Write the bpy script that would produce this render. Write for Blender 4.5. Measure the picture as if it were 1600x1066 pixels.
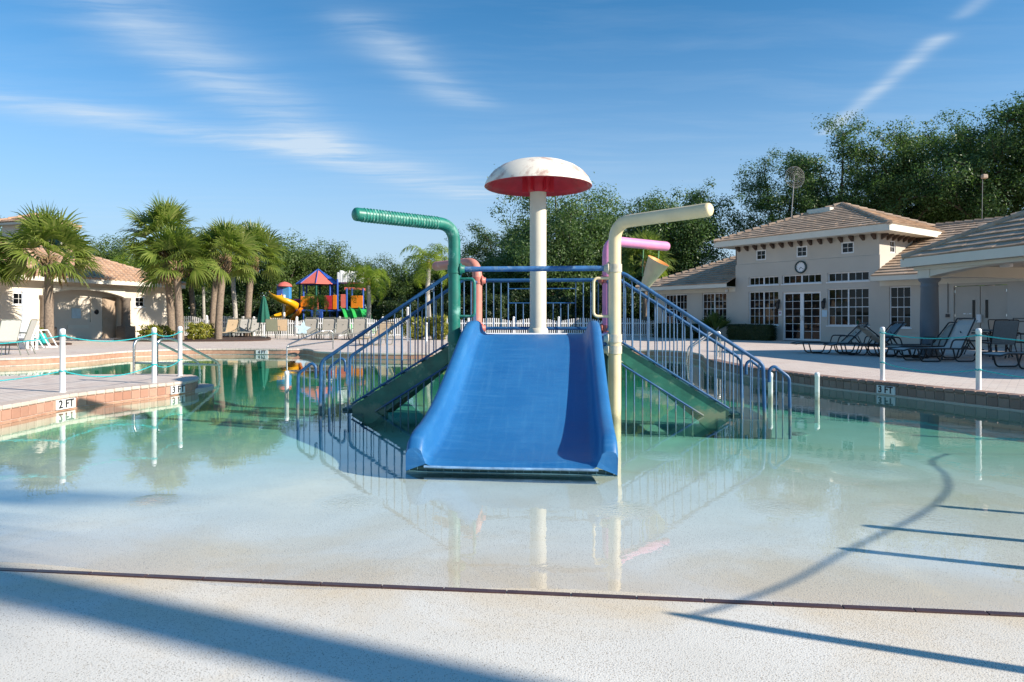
import bpy, bmesh, math, random
import numpy as np
from mathutils import Vector, Matrix
from mathutils.geometry import tessellate_polygon
R = math.radians
random.seed(7)
rng = np.random.default_rng(7)
scene = bpy.context.scene
for o in list(bpy.data.objects):
    bpy.data.objects.remove(o)
COL = scene.collection

# ------------------------------------------------------------------ camera
cam_d = bpy.data.cameras.new('camera')
cam_d.sensor_width = 36
cam_d.lens = 24.0
cam_d.shift_y = -0.0225
cam_d.clip_end = 3000
cam_d.clip_start = 0.05
cam = bpy.data.objects.new('camera', cam_d)
COL.objects.link(cam)
cam.location = (0, 0, 1.25)
cam.rotation_euler = (R(90), 0, 0)
scene.camera = cam

# ------------------------------------------------------------------ light
SUN_EL = 27.0
SUN_DIR = Vector((0.92, -0.39, 0)).normalized()          # horizontal direction towards the sun
world = bpy.data.worlds.new('World')
scene.world = world
world.use_nodes = True
nt = world.node_tree
nt.nodes.clear()
w_out = nt.nodes.new('ShaderNodeOutputWorld')
w_bg = nt.nodes.new('ShaderNodeBackground')
w_bg.inputs[1].default_value = 0.12
sky = nt.nodes.new('ShaderNodeTexSky')
sky.sky_type = 'NISHITA'
sky.sun_disc = False
sky.sun_elevation = R(SUN_EL)
sky.sun_rotation = math.atan2(SUN_DIR.x, SUN_DIR.y)
sky.air_density = 0.7
sky.dust_density = 0.0
sky.ozone_density = 5.0
nt.links.new(w_bg.outputs[0], w_out.inputs[0])


def wn(kind, **kw):
    n = nt.nodes.new(kind)
    for k, v in kw.items():
        setattr(n, k, v)
    return n


def wmath(op, a, b=None, c=None, clamp=False):
    n = wn('ShaderNodeMath', operation=op, use_clamp=clamp)
    for i, v in enumerate((a, b, c)):
        if v is None:
            continue
        if isinstance(v, (int, float)):
            n.inputs[i].default_value = v
        else:
            nt.links.new(v, n.inputs[i])
    return n.outputs[0]


tc = wn('ShaderNodeTexCoord')
sp = wn('ShaderNodeSeparateXYZ')
nt.links.new(tc.outputs['Generated'], sp.inputs[0])
zc = wmath('MAXIMUM', sp.outputs[2], 0.02)
cx = wmath('DIVIDE', sp.outputs[0], zc)
cy = wmath('DIVIDE', sp.outputs[1], zc)
cmb = wn('ShaderNodeCombineXYZ')
nt.links.new(cx, cmb.inputs[0])
nt.links.new(cy, cmb.inputs[1])
plane_p = cmb.outputs[0]
# wobble of the cloud layer
wob = wn('ShaderNodeTexNoise')
wob.inputs['Scale'].default_value = 1.3
wob.inputs['Detail'].default_value = 5
nt.links.new(plane_p, wob.inputs['Vector'])
wsub = wn('ShaderNodeVectorMath', operation='SUBTRACT')
wsub.inputs[1].default_value = (0.5, 0.5, 0.5)
nt.links.new(wob.outputs['Color'], wsub.inputs[0])
wsc = wn('ShaderNodeVectorMath', operation='SCALE')
wsc.inputs['Scale'].default_value = 0.28
nt.links.new(wsub.outputs[0], wsc.inputs[0])
wadd = wn('ShaderNodeVectorMath', operation='ADD')
nt.links.new(plane_p, wadd.inputs[0])
nt.links.new(wsc.outputs[0], wadd.inputs[1])
pw = wadd.outputs[0]


def streak(a, b, width, amount, warped=True):
    """a band of thin cloud along a straight line in the cloud layer"""
    src = pw if warped else plane_p
    dx, dy = b[0] - a[0], b[1] - a[1]
    L2 = dx * dx + dy * dy
    s = wn('ShaderNodeVectorMath', operation='SUBTRACT')
    nt.links.new(src, s.inputs[0])
    s.inputs[1].default_value = (a[0], a[1], 0)
    d = wn('ShaderNodeVectorMath', operation='DOT_PRODUCT')
    nt.links.new(s.outputs[0], d.inputs[0])
    d.inputs[1].default_value = (dx / L2, dy / L2, 0)
    t = wmath('ADD', d.outputs['Value'], 0.0, clamp=True)
    m = wn('ShaderNodeVectorMath', operation='SCALE')
    m.inputs[0].default_value = (dx, dy, 0)
    nt.links.new(t, m.inputs['Scale'])
    e = wn('ShaderNodeVectorMath', operation='DISTANCE')
    nt.links.new(s.outputs[0], e.inputs[0])
    nt.links.new(m.outputs[0], e.inputs[1])
    q = wmath('DIVIDE', e.outputs['Value'], width)
    q = wmath('MULTIPLY', q, q)
    q = wmath('MULTIPLY', q, -1.0)
    q = wmath('EXPONENT', q)
    return wmath('MULTIPLY', q, amount)


fine = wn('ShaderNodeTexNoise')
fmap = wn('ShaderNodeMapping')
fmap.inputs['Rotation'].default_value = (0, 0, R(-64))
fmap.inputs['Scale'].default_value = (0.5, 3.0, 1)
nt.links.new(pw, fmap.inputs[0])
nt.links.new(fmap.outputs[0], fine.inputs['Vector'])
fine.inputs['Scale'].default_value = 1.7
fine.inputs['Detail'].default_value = 7
fine.inputs['Roughness'].default_value = 0.62
fr_ = wn('ShaderNodeMapRange')
fr_.inputs[1].default_value = 0.42
fr_.inputs[2].default_value = 0.78
nt.links.new(fine.outputs[0], fr_.inputs[0])
broad = wn('ShaderNodeTexNoise')
broad.inputs['Scale'].default_value = 0.33
broad.inputs['Detail'].default_value = 3
nt.links.new(plane_p, broad.inputs['Vector'])
br_ = wn('ShaderNodeMapRange')
br_.inputs[1].default_value = 0.35
br_.inputs[2].default_value = 0.7
nt.links.new(broad.outputs[0], br_.inputs[0])
cir = wmath('MULTIPLY', fr_.outputs[0], br_.outputs[0])
cir = wmath('MULTIPLY', cir, 0.20)
vz = wmath('DIVIDE', wmath('MAXIMUM', sp.outputs[2], 0.0), 0.235)
veil = wmath('MULTIPLY', wmath('EXPONENT', wmath('MULTIPLY', wmath('MULTIPLY', vz, vz), -1.0)), 0.95)
tot = cir
bands = [streak((-1.26, 2.24), (-1.1, 4.0), 0.20, 0.36),
         streak((-2.4, 3.1), (-1.2, 4.1), 0.22, 0.38),
         streak((-1.25, 4.0), (-0.25, 5.5), 0.32, 0.38),
         streak((-0.52, 2.4), (-0.22, 3.1), 0.12, 0.30)]
txr = wn('ShaderNodeMapRange')
for i_, v_ in ((1, 0.34), (2, 0.68), (3, 0.15), (4, 1.7)):
    txr.inputs[i_].default_value = v_
nt.links.new(fine.outputs[0], txr.inputs[0])
tex = txr.outputs[0]
for b in bands:
    tot = wmath('ADD', tot, wmath('MULTIPLY', b, tex))
trail = streak((1.70, 3.7), (1.53, 2.45), 0.045, 0.46, False)
trail2 = streak((1.49, 2.25), (1.43, 1.85), 0.035, 0.28, False)
tot = wmath('ADD', tot, wmath('MULTIPLY', wmath('ADD', trail, trail2), wmath('MULTIPLY_ADD', tex, 0.45, 0.45)))
tot = wmath('MINIMUM', tot, 0.8)
cmix = wn('ShaderNodeMixRGB')
cmix.inputs[2].default_value = (2.9, 3.4, 3.9, 1)
nt.links.new(tot, cmix.inputs[0])
hsv = wn('ShaderNodeHueSaturation')
hsv.inputs['Saturation'].default_value = 1.0
nt.links.new(sky.outputs[0], hsv.inputs['Color'])
tint = wn('ShaderNodeMixRGB', blend_type='MULTIPLY')
tint.inputs[0].default_value = 1.0
tint.inputs[2].default_value = (0.30, 0.80, 0.84, 1)
nt.links.new(hsv.outputs[0], tint.inputs[1])
vmix = wn('ShaderNodeMixRGB')                                       # thin high veil, thicker along the horizon
vmix.inputs[2].default_value = (2.35, 2.85, 3.3, 1)
nt.links.new(veil, vmix.inputs[0])
nt.links.new(tint.outputs[0], vmix.inputs[1])
nt.links.new(vmix.outputs[0], cmix.inputs[1])
nt.links.new(cmix.outputs[0], w_bg.inputs[0])

sun_d = bpy.data.lights.new('sun', 'SUN')
sun_d.energy = 3.9
sun_d.angle = R(0.55)
sun_d.color = (1.0, 0.91, 0.79)
sun = bpy.data.objects.new('sun', sun_d)
COL.objects.link(sun)
to_sun = Vector((SUN_DIR.x * math.cos(R(SUN_EL)), SUN_DIR.y * math.cos(R(SUN_EL)), math.sin(R(SUN_EL))))
sun.rotation_euler = to_sun.to_track_quat('Z', 'Y').to_euler()
sun.location = to_sun * 60

vs = scene.view_settings
scene.display_settings.display_device = 'sRGB'
vs.view_transform = 'Standard'
vs.look = 'None'
vs.gamma = 1
vs.use_curve_mapping = False
vs.exposure = 0.98
scene.render.engine = 'CYCLES'
scene.cycles.use_denoising = True
scene.cycles.max_bounces = 8
scene.cycles.diffuse_bounces = 3
scene.cycles.glossy_bounces = 4
scene.cycles.transparent_max_bounces = 16
scene.cycles.volume_bounces = 0
scene.cycles.caustics_reflective = False
scene.cycles.caustics_refractive = False


# ------------------------------------------------------------------ helpers
class MB:
    """collects faces of one mesh"""

    def __init__(self):
        self.v = []
        self.f = []
        self.sm = []

    def add(self, verts, faces, smooth=False):
        n = len(self.v)
        self.v += [tuple(p) for p in verts]
        self.f += [tuple(i + n for i in f) for f in faces]
        self.sm += [smooth] * len(faces)
        return self

    def quad(self, a, b, c, d):
        return self.add((a, b, c, d), ((0, 1, 2, 3),))

    def box(self, x0, x1, y0, y1, z0, z1, M=None):
        vs_ = [(x, y, z) for z in (z0, z1) for y in (y0, y1) for x in (x0, x1)]
        if M is not None:
            vs_ = [M @ Vector(p) for p in vs_]
        return self.add(vs_, ((0, 2, 3, 1), (4, 5, 7, 6), (0, 1, 5, 4), (2, 6, 7, 3), (0, 4, 6, 2), (1, 3, 7, 5)))

    def bbox(self, x0, x1, y0, y1, z0, z1, bv=0.01, M=None):
        """a box with chamfered vertical and horizontal edges"""
        bm = bmesh.new()
        bmesh.ops.create_cube(bm, size=1)
        for p in bm.verts:
            p.co = Vector(((x0 + x1) / 2 + p.co.x * (x1 - x0), (y0 + y1) / 2 + p.co.y * (y1 - y0), (z0 + z1) / 2 + p.co.z * (z1 - z0)))
        bmesh.ops.bevel(bm, geom=list(bm.edges), offset=bv, segments=1, affect='EDGES')
        self.addbm(bm, M)
        return self

    def addbm(self, bm, M=None, smooth=False):
        bm.verts.index_update()
        vs_ = [(M @ p.co) if M is not None else p.co.copy() for p in bm.verts]
        self.add(vs_, [tuple(q.index for q in f.verts) for f in bm.faces], smooth)
        bm.free()

    def tube(self, path, r, n=10, cap=True, smooth=True, closed=False):
        path = [Vector(p) for p in path]
        rs = r if isinstance(r, (list, tuple)) else [r] * len(path)
        m = len(path)
        tang = []
        for i in range(m):
            if closed:
                t = path[(i + 1) % m] - path[i - 1]
            else:
                t = path[min(i + 1, m - 1)] - path[max(i - 1, 0)]
            tang.append(t.normalized() if t.length > 1e-9 else Vector((0, 0, 1)))
        up = Vector((0, 0, 1)) if abs(tang[0].z) < 0.9 else Vector((1, 0, 0))
        nrm = (up - tang[0] * up.dot(tang[0])).normalized()
        rings = []
        for i in range(m):
            nrm = (nrm - tang[i] * nrm.dot(tang[i])).normalized()
            bi = tang[i].cross(nrm)
            for k in range(n):
                a = 2 * math.pi * k / n
                rings.append(path[i] + (nrm * math.cos(a) + bi * math.sin(a)) * rs[i])
        faces = []
        for i in range(m if closed else m - 1):
            j = (i + 1) % m
            for k in range(n):
                k2 = (k + 1) % n
                faces.append((i * n + k, i * n + k2, j * n + k2, j * n + k))
        self.add(rings, faces, smooth)
        if cap and not closed:
            self.add(rings[:n], [tuple(range(n))[::-1]])
            self.add(rings[-n:], [tuple(range(n))])
        return self

    def lathe(self, prof, n=20, c=(0, 0), smooth=True, M=None):
        vs_ = []
        for (r, z) in prof:
            for k in range(n):
                a = 2 * math.pi * k / n
                p = Vector((c[0] + r * math.cos(a), c[1] + r * math.sin(a), z))
                vs_.append(M @ p if M is not None else p)
        faces = []
        for i in range(len(prof) - 1):
            for k in range(n):
                k2 = (k + 1) % n
                faces.append((i * n + k, i * n + k2, (i + 1) * n + k2, (i + 1) * n + k))
        self.add(vs_, faces, smooth)
        return self

    def prism(self, pts, z0, z1, top=True, bottom=False):
        n = len(pts)
        vs_ = [(p[0], p[1], z0) for p in pts] + [(p[0], p[1], z1) for p in pts]
        area = sum(pts[i][0] * pts[(i + 1) % n][1] - pts[(i + 1) % n][0] * pts[i][1] for i in range(n))
        fs = []
        for i in range(n):
            j = (i + 1) % n
            fs.append((i, j, n + j, n + i) if area > 0 else (j, i, n + i, n + j))
        tri = tessellate_polygon([[Vector((p[0], p[1], 0)) for p in pts]])
        for t in tri:
            a, b, c = (Vector((pts[i][0], pts[i][1], 0)) for i in t)
            if (b - a).cross(c - a).z < 0:
                t = (t[0], t[2], t[1])
            if top:
                fs.append(tuple(n + i for i in t))
            if bottom:
                fs.append((t[0], t[2], t[1]))
        return self.add(vs_, fs)

    def mesh(self, name, mat=None):
        me = bpy.data.meshes.new(name)
        me.from_pydata(self.v, [], self.f)
        if any(self.sm):
            me.polygons.foreach_set('use_smooth', self.sm)
        if mat is not None:
            me.materials.append(mat)
        me.update()
        return me

    def build(self, name, mat, parent=None, loc=None, rotz=0.0):
        return link(name, self.mesh(name, mat), parent, loc, rotz)


def link(name, data, parent=None, loc=None, rotz=0.0):
    o = bpy.data.objects.new(name, data)
    COL.objects.link(o)
    if loc is not None:
        o.location = loc
    if rotz:
        o.rotation_euler = (0, 0, rotz)
    o.parent = parent
    return o


def thing(name, label, cat, loc=(0, 0, 0), rotz=0.0, group=None):
    o = link(name, None, None, loc, rotz)
    o.empty_display_size = 0.2
    return tag(o, label, cat, group)


def tag(o, label, cat, group=None, kind=None):
    o['label'] = label
    o['category'] = cat
    if group:
        o['group'] = group
    if kind:
        o['kind'] = kind
    return o


def struct(o, label=None):
    o['kind'] = 'structure'
    if label:
        o['label'] = label
    return o


def copy_tree(o, parent=None):
    c = o.copy()
    COL.objects.link(c)
    c.parent = parent
    for ch in o.children:
        copy_tree(ch, c)
    return c


def np_mesh(name, verts, faces_quads, mat, smooth=False):
    """mesh from numpy arrays; every face has the same number of corners"""
    me = bpy.data.meshes.new(name)
    nv, (nf, k) = len(verts), faces_quads.shape
    me.vertices.add(nv)
    me.vertices.foreach_set('co', np.ascontiguousarray(verts, dtype=np.float32).ravel())
    me.loops.add(nf * k)
    me.loops.foreach_set('vertex_index', np.ascontiguousarray(faces_quads, dtype=np.int32).ravel())
    me.polygons.add(nf)
    me.polygons.foreach_set('loop_start', np.arange(0, nf * k, k, dtype=np.int32))
    me.polygons.foreach_set('loop_total', np.full(nf, k, dtype=np.int32))
    if smooth:
        me.polygons.foreach_set('use_smooth', np.ones(nf, dtype=bool))
    me.materials.append(mat)
    me.update(calc_edges=True)
    me.validate()
    return me


def PX(px, Y):
    """world X of an image column at depth Y"""
    return (px - 800.0) / 1067.0 * Y


def smooth_line(pts, step=0.1, closed=False):
    """Catmull-Rom through points, resampled evenly"""
    P = [Vector((p[0], p[1], p[2] if len(p) > 2 else 0)) for p in pts]
    out = []
    n = len(P)
    for i in range(n if closed else n - 1):
        if closed:
            p0, p1, p2, p3 = P[i - 1], P[i], P[(i + 1) % n], P[(i + 2) % n]
        else:
            p0, p1, p2, p3 = P[max(i - 1, 0)], P[i], P[i + 1], P[min(i + 2, n - 1)]
        for k in range(24):
            t = k / 24
            out.append(0.5 * ((2 * p1) + (p2 - p0) * t + (2 * p0 - 5 * p1 + 4 * p2 - p3) * t * t + (3 * p1 - p0 - 3 * p2 + p3) * t ** 3))
    if not closed:
        out.append(P[-1].copy())
    else:
        out.append(P[0].copy())
    res = [out[0]]
    acc = 0.0
    for a, b in zip(out, out[1:]):
        seg = (b - a).length
        pos = 0.0
        while acc + seg - pos >= step:
            pos += step - acc
            acc = 0.0
            res.append(a.lerp(b, pos / seg))
        acc += seg - pos
    if not closed and (res[-1] - out[-1]).length > step * 0.3:
        res.append(out[-1])
    return res


def arc_path(pts, rad, n=8):
    """polyline with rounded corners"""
    P = [Vector(p) for p in pts]
    out = [P[0]]
    for i in range(1, len(P) - 1):
        a, b, c = P[i - 1], P[i], P[i + 1]
        d1, d2 = (a - b), (c - b)
        r = min(rad, d1.length * 0.49, d2.length * 0.49)
        s, e = b + d1.normalized() * r, b + d2.normalized() * r
        for k in range(n + 1):
            t = k / n
            out.append(s * (1 - t) ** 2 + b * 2 * t * (1 - t) + e * t * t)
    out.append(P[-1])
    return out


# ------------------------------------------------------------------ materials
def newmat(name):
    m = bpy.data.materials.new(name)
    m.use_nodes = True
    t = m.node_tree
    return m, t, t.nodes['Principled BSDF'], t.nodes['Material Output']


def nnode(t, kind, ins=None, **kw):
    n = t.nodes.new(kind)
    for k, v in kw.items():
        setattr(n, k, v)
    for k, v in (ins or {}).items():
        if hasattr(v, 'is_output') or isinstance(v, bpy.types.NodeSocket):
            t.links.new(v, n.inputs[k])
        else:
            n.inputs[k].default_value = v
    return n


def c4(c):
    return (c[0], c[1], c[2], 1)


def ramp(t, fac, stops):
    n = t.nodes.new('ShaderNodeValToRGB')
    t.links.new(fac, n.inputs[0])
    el = n.color_ramp.elements
    el[0].position, el[0].color = stops[0][0], c4(stops[0][1])
    el[1].position, el[1].color = stops[-1][0], c4(stops[-1][1])
    for p, c in stops[1:-1]:
        e = el.new(p)
        e.color = c4(c)
    return n.outputs[0]


def coords(t, scale=(1, 1, 1), rot=(0, 0, 0), kind='Object'):
    c = t.nodes.new('ShaderNodeTexCoord')
    mp = nnode(t, 'ShaderNodeMapping', {'Scale': scale, 'Rotation': rot})
    t.links.new(c.outputs[kind], mp.inputs[0])
    return mp.outputs[0]


def worldpos(t):
    return t.nodes.new('ShaderNodeNewGeometry').outputs['Position']


def mixc(t, fac, a, b, mode='MIX'):
    n = t.nodes.new('ShaderNodeMixRGB')
    n.blend_type = mode
    for i, v in ((0, fac), (1, a), (2, b)):
        if isinstance(v, bpy.types.NodeSocket):
            t.links.new(v, n.inputs[i])
        elif i == 0:
            n.inputs[0].default_value = v
        else:
            n.inputs[i].default_value = c4(v)
    return n.outputs[0]


def noise(t, vec, scale, detail=4, rough=0.55, dist=0.0):
    n = nnode(t, 'ShaderNodeTexNoise', {'Vector': vec, 'Scale': scale, 'Detail': detail, 'Roughness': rough, 'Distortion': dist})
    return n.outputs[0]


def mrange(t, v, a, b, c=0.0, d=1.0):
    n = nnode(t, 'ShaderNodeMapRange', {0: v, 1: a, 2: b, 3: c, 4: d})
    return n.outputs[0]


def bump(t, bsdf, h, strength=0.3, dist=0.02):
    b = nnode(t, 'ShaderNodeBump', {'Height': h, 'Strength': strength, 'Distance': dist})
    t.links.new(b.outputs[0], bsdf.inputs['Normal'])


def plain(name, col, rough=0.5, var=0.12, scale=6.0, bumps=0.0, metal=0.0, spec=0.5, worn=None, wornamt=0.5, wscale=3.0, bscale=60, scum=False):
    """painted or plastic surface with uneven tone, optional worn patches and fine relief"""
    m, t, b, o = newmat(name)
    v = worldpos(t)
    f = noise(t, v, scale, 5, 0.6)
    dark = tuple(c * (1 - var) for c in col)
    lite = tuple(min(1, c * (1 + var)) for c in col)
    c = ramp(t, f, [(0.3, dark), (0.7, lite)])
    if worn is not None:
        w = noise(t, v, wscale, 6, 0.68, 0.3)
        c = mixc(t, mrange(t, w, wornamt, wornamt + 0.12), c, worn)
    if scum:                                                        # mineral crust left round the waterline
        z = nnode(t, 'ShaderNodeSeparateXYZ', {0: v}).outputs[2]
        z = nnode(t, 'ShaderNodeMath', {0: noise(t, v, 14, 5, 0.65), 1: 0.28, 2: z}, operation='MULTIPLY_ADD').outputs[0]
        c = mixc(t, mrange(t, z, 0.16, 0.27, 0.75, 0.0), c, (0.23, 0.24, 0.15))
    t.links.new(c, b.inputs['Base Color'])
    b.inputs['Roughness'].default_value = rough
    b.inputs['Metallic'].default_value = metal
    b.inputs['Specular IOR Level'].default_value = spec
    r = mrange(t, noise(t, v, scale * 2.3, 3), 0.3, 0.7, max(0, rough - 0.1), min(1, rough + 0.12))
    t.links.new(r, b.inputs['Roughness'])
    if bumps:
        bump(t, b, noise(t, v, bscale, 4), bumps, 0.01)
    return m


M = {}
M['blue_slide'] = plain('blue_fibreglass', (0.016, 0.155, 0.40), 0.36, 0.14, 2.2, 0.05, worn=(0.03, 0.19, 0.44), wornamt=0.52, wscale=3.4)
M['grille'] = plain('wet_teal_grille', (0.06, 0.15, 0.18), 0.5, 0.35, 9)
M['blue_lip'] = plain('faded_blue_edge', (0.20, 0.36, 0.56), 0.5, 0.45, 12)
M['blue_rail'] = plain('blue_powder_coat', (0.020, 0.095, 0.235), 0.38, 0.25, 7, worn=(0.09, 0.19, 0.31), wornamt=0.58, wscale=9, scum=True)
M['baluster'] = plain('sunlit_blue_baluster', (0.085, 0.175, 0.31), 0.3, 0.25, 7, worn=(0.20, 0.30, 0.40), wornamt=0.56, wscale=8, scum=True)  # lighter than the rails: sun on the bars put into the colour
M['blue_bar'] = plain('weathered_blue_bar', (0.055, 0.17, 0.38), 0.45, 0.3, 9, worn=(0.22, 0.34, 0.46), wornamt=0.55, wscale=11)
M['green_pipe'] = plain('faded_green_paint', (0.012, 0.17, 0.125), 0.42, 0.35, 4, worn=(0.18, 0.40, 0.34), wornamt=0.56, wscale=5, scum=True)
M['yellow_pipe'] = plain('pale_yellow_paint', (0.80, 0.655, 0.40), 0.4, 0.10, 3, worn=(0.30, 0.17, 0.07), wornamt=0.70, wscale=11, scum=True)
M['pink_pipe'] = plain('pink_paint', (0.70, 0.27, 0.48), 0.42, 0.12, 3, scum=True)
M['salmon_pipe'] = plain('salmon_paint', (0.62, 0.25, 0.19), 0.45, 0.14, 3, worn=(0.72, 0.45, 0.36), wornamt=0.6, scum=True)
M['cream_pipe'] = plain('cream_paint', (0.72, 0.66, 0.52), 0.5, 0.08, 3, worn=(0.50, 0.43, 0.33), wornamt=0.66, wscale=5)
M['cap_white'] = plain('chalky_white_cap', (0.80, 0.74, 0.63), 0.55, 0.06, 3, worn=(0.50, 0.35, 0.29), wornamt=0.495, wscale=2.9)
M['cap_red'] = plain('red_cap_lining', (0.60, 0.022, 0.045), 0.5, 0.15, 4)
M['clamp_red'] = plain('faded_red_clamp', (0.52, 0.16, 0.12), 0.5, 0.2, 12)
M['clamp_cream'] = plain('cream_clamp', (0.62, 0.55, 0.42), 0.5, 0.2, 12)
M['stringer'] = plain('algae_green_panel', (0.025, 0.15, 0.10), 0.4, 0.35, 5, worn=(0.14, 0.27, 0.17), wornamt=0.55, wscale=4, scum=True)
M['tread'] = plain('dark_green_tread', (0.02, 0.09, 0.085), 0.5, 0.3, 8)
M['bucket'] = plain('weathered_yellow_bucket', (0.66, 0.58, 0.38), 0.5, 0.1, 6, worn=(0.50, 0.44, 0.34), wornamt=0.58, wscale=8)
M['bucket_in'] = plain('orange_bucket_lining', (0.72, 0.30, 0.08), 0.5, 0.15, 8)
M['cord'] = plain('green_cord', (0.13, 0.30, 0.13), 0.8)
M['white_paint'] = plain('white_paint', (0.80, 0.80, 0.79), 0.45, 0.04, 4)
M['white_pvc'] = plain('white_pvc', (0.82, 0.83, 0.82), 0.35, 0.04, 5, scum=True)
M['rope'] = plain('teal_rope', (0.02, 0.42, 0.44), 0.7, 0.35, 60)
M['steel'] = plain('brushed_steel', (0.55, 0.54, 0.51), 0.28, 0.1, 20, metal=1.0)
M['black_frame'] = plain('dark_bronze_frame', (0.018, 0.018, 0.02), 0.4, 0.2, 10)
M['grey_frame'] = plain('grey_green_frame', (0.16, 0.17, 0.14), 0.45, 0.2, 10)
M['sling_taupe'] = plain('taupe_sling', (0.37, 0.335, 0.28), 0.85, 0.10, 30, 0.15, bscale=300)
M['sling_pale'] = plain('pale_grey_sling', (0.52, 0.50, 0.46), 0.85, 0.08, 30, 0.15, bscale=300)
M['sling_tan'] = plain('tan_sling', (0.62, 0.45, 0.28), 0.85, 0.1, 30, 0.15, bscale=300)
M['sling_olive'] = plain('olive_sling', (0.30, 0.31, 0.21), 0.85, 0.1, 30, 0.15, bscale=300)
M['sling_slate'] = plain('slate_sling', (0.17, 0.21, 0.23), 0.85, 0.1, 30, 0.15, bscale=300)
M['umbrella'] = plain('green_canvas', (0.010, 0.11, 0.075), 0.85, 0.2, 8)
M['trim'] = plain('cream_trim', (0.70, 0.66, 0.56), 0.6, 0.04, 2)
M['corbel'] = plain('brown_corbel', (0.085, 0.055, 0.04), 0.7, 0.2, 8)
M['column'] = plain('slate_column', (0.16, 0.18, 0.20), 0.7, 0.08, 2, 0.1)
M['brown_column'] = plain('brown_stone_column', (0.20, 0.16, 0.125), 0.8, 0.1, 3, 0.15)
M['door_taupe'] = plain('taupe_door', (0.46, 0.405, 0.335), 0.5, 0.05, 2)
M['door_shade_box_tan'] = plain('shaded_beige_door_tan_box', (0.44, 0.33, 0.235), 0.55, 0.1, 3)  # beige door darkened to stand for shade; tan antenna box shares it
M['black'] = plain('black_metal', (0.015, 0.015, 0.017), 0.4)
M['bark_palm'] = plain('palm_bark', (0.23, 0.175, 0.13), 0.95, 0.35, 14, 0.8, bscale=16)
M['bark_pale'] = plain('pale_palm_bark', (0.42, 0.39, 0.34), 0.95, 0.2, 10, 0.5, bscale=14)
M['bark_oak'] = plain('oak_bark', (0.085, 0.068, 0.052), 0.95, 0.35, 6, 0.8, bscale=14)
M['mulch'] = plain('brown_mulch', (0.075, 0.042, 0.03), 0.95, 0.5, 25, 1.0, bscale=40)
M['pg_red'] = plain('playground_red', (0.50, 0.03, 0.045), 0.4, 0.12)
M['pg_blue'] = plain('playground_blue', (0.03, 0.10, 0.42), 0.4, 0.12)
M['pg_lightblue'] = plain('playground_sky_blue', (0.06, 0.28, 0.60), 0.4, 0.12)
M['pg_yellow'] = plain('playground_yellow', (0.80, 0.40, 0.01), 0.35, 0.08)
M['pg_orange'] = plain('playground_orange', (0.80, 0.22, 0.01), 0.4, 0.1)
M['pg_green'] = plain('playground_green', (0.03, 0.38, 0.08), 0.35, 0.1)
M['pg_salmon'] = plain('playground_coral', (0.72, 0.16, 0.12), 0.4, 0.1)
M['pg_purple'] = plain('playground_purple', (0.07, 0.012, 0.10), 0.4, 0.1)
M['teal_cloth'] = plain('teal_towel', (0.02, 0.36, 0.33), 0.9, 0.15)
M['sign_blue'] = plain('pale_blue_notice', (0.50, 0.66, 0.74), 0.6)
M['sign_ink'] = plain('dark_ink', (0.02, 0.02, 0.024), 0.6)
M['sign_pink'] = plain('faded_pink_ink', (0.52, 0.14, 0.26), 0.6)
M['wire'] = plain('galvanised_wire', (0.22, 0.22, 0.215), 0.5, metal=0.5)


def slide_gelcoat():
    """sun-faded gelcoat: cross scuffs, a chalky wear track down the middle of the bed, scale marks"""
    m, t, b, o = newmat('blue_gelcoat')
    v = coords(t, (1, 1, 1), (0, 0, 0), 'Object')
    base = ramp(t, noise(t, v, 1.6, 5, 0.6), [(0.3, (0.011, 0.118, 0.325)), (0.7, (0.02, 0.155, 0.38))])
    vs_ = nnode(t, 'ShaderNodeMapping', {'Vector': v, 'Scale': (1.3, 14, 14)}).outputs[0]
    sc = noise(t, vs_, 2.2, 7, 0.7)
    base = mixc(t, mrange(t, sc, 0.48, 0.75, 0.0, 0.30), base, (0.075, 0.27, 0.50))
    vl = nnode(t, 'ShaderNodeMapping', {'Vector': v, 'Scale': (16, 0.9, 0.9)}).outputs[0]
    st = noise(t, vl, 1.4, 6, 0.65)
    base = mixc(t, mrange(t, st, 0.52, 0.78, 0.0, 0.22), base, (0.10, 0.30, 0.52))
    fine = noise(t, v, 130, 3, 0.7)
    base = mixc(t, mrange(t, fine, 0.56, 0.74, 0.0, 0.35), base, (0.14, 0.33, 0.55))
    t.links.new(base, b.inputs['Base Color'])
    r = mrange(t, sc, 0.3, 0.7, 0.36, 0.56)
    t.links.new(r, b.inputs['Roughness'])
    bump(t, b, noise(t, v, 9, 4, 0.6), 0.12, 0.012)
    return m


M['blue_slide'] = slide_gelcoat()


def stucco(name, col):
    m, t, b, o = newmat(name)
    v = worldpos(t)
    f = noise(t, v, 0.7, 6, 0.6)
    s = noise(t, v, 26, 3, 0.6)
    c = ramp(t, f, [(0.3, tuple(x * 0.92 for x in col)), (0.72, tuple(x * 1.05 for x in col))])
    c = mixc(t, mrange(t, s, 0.4, 0.75, 0, 0.12), c, tuple(x * 0.8 for x in col))
    t.links.new(c, b.inputs['Base Color'])
    b.inputs['Roughness'].default_value = 0.9
    bump(t, b, noise(t, v, 70, 4, 0.7), 0.35, 0.006)
    return m


M['wall_taupe'] = stucco('taupe_stucco', (0.545, 0.495, 0.425))
M['wall_cream'] = stucco('beige_stucco', (0.71, 0.63, 0.52))


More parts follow.
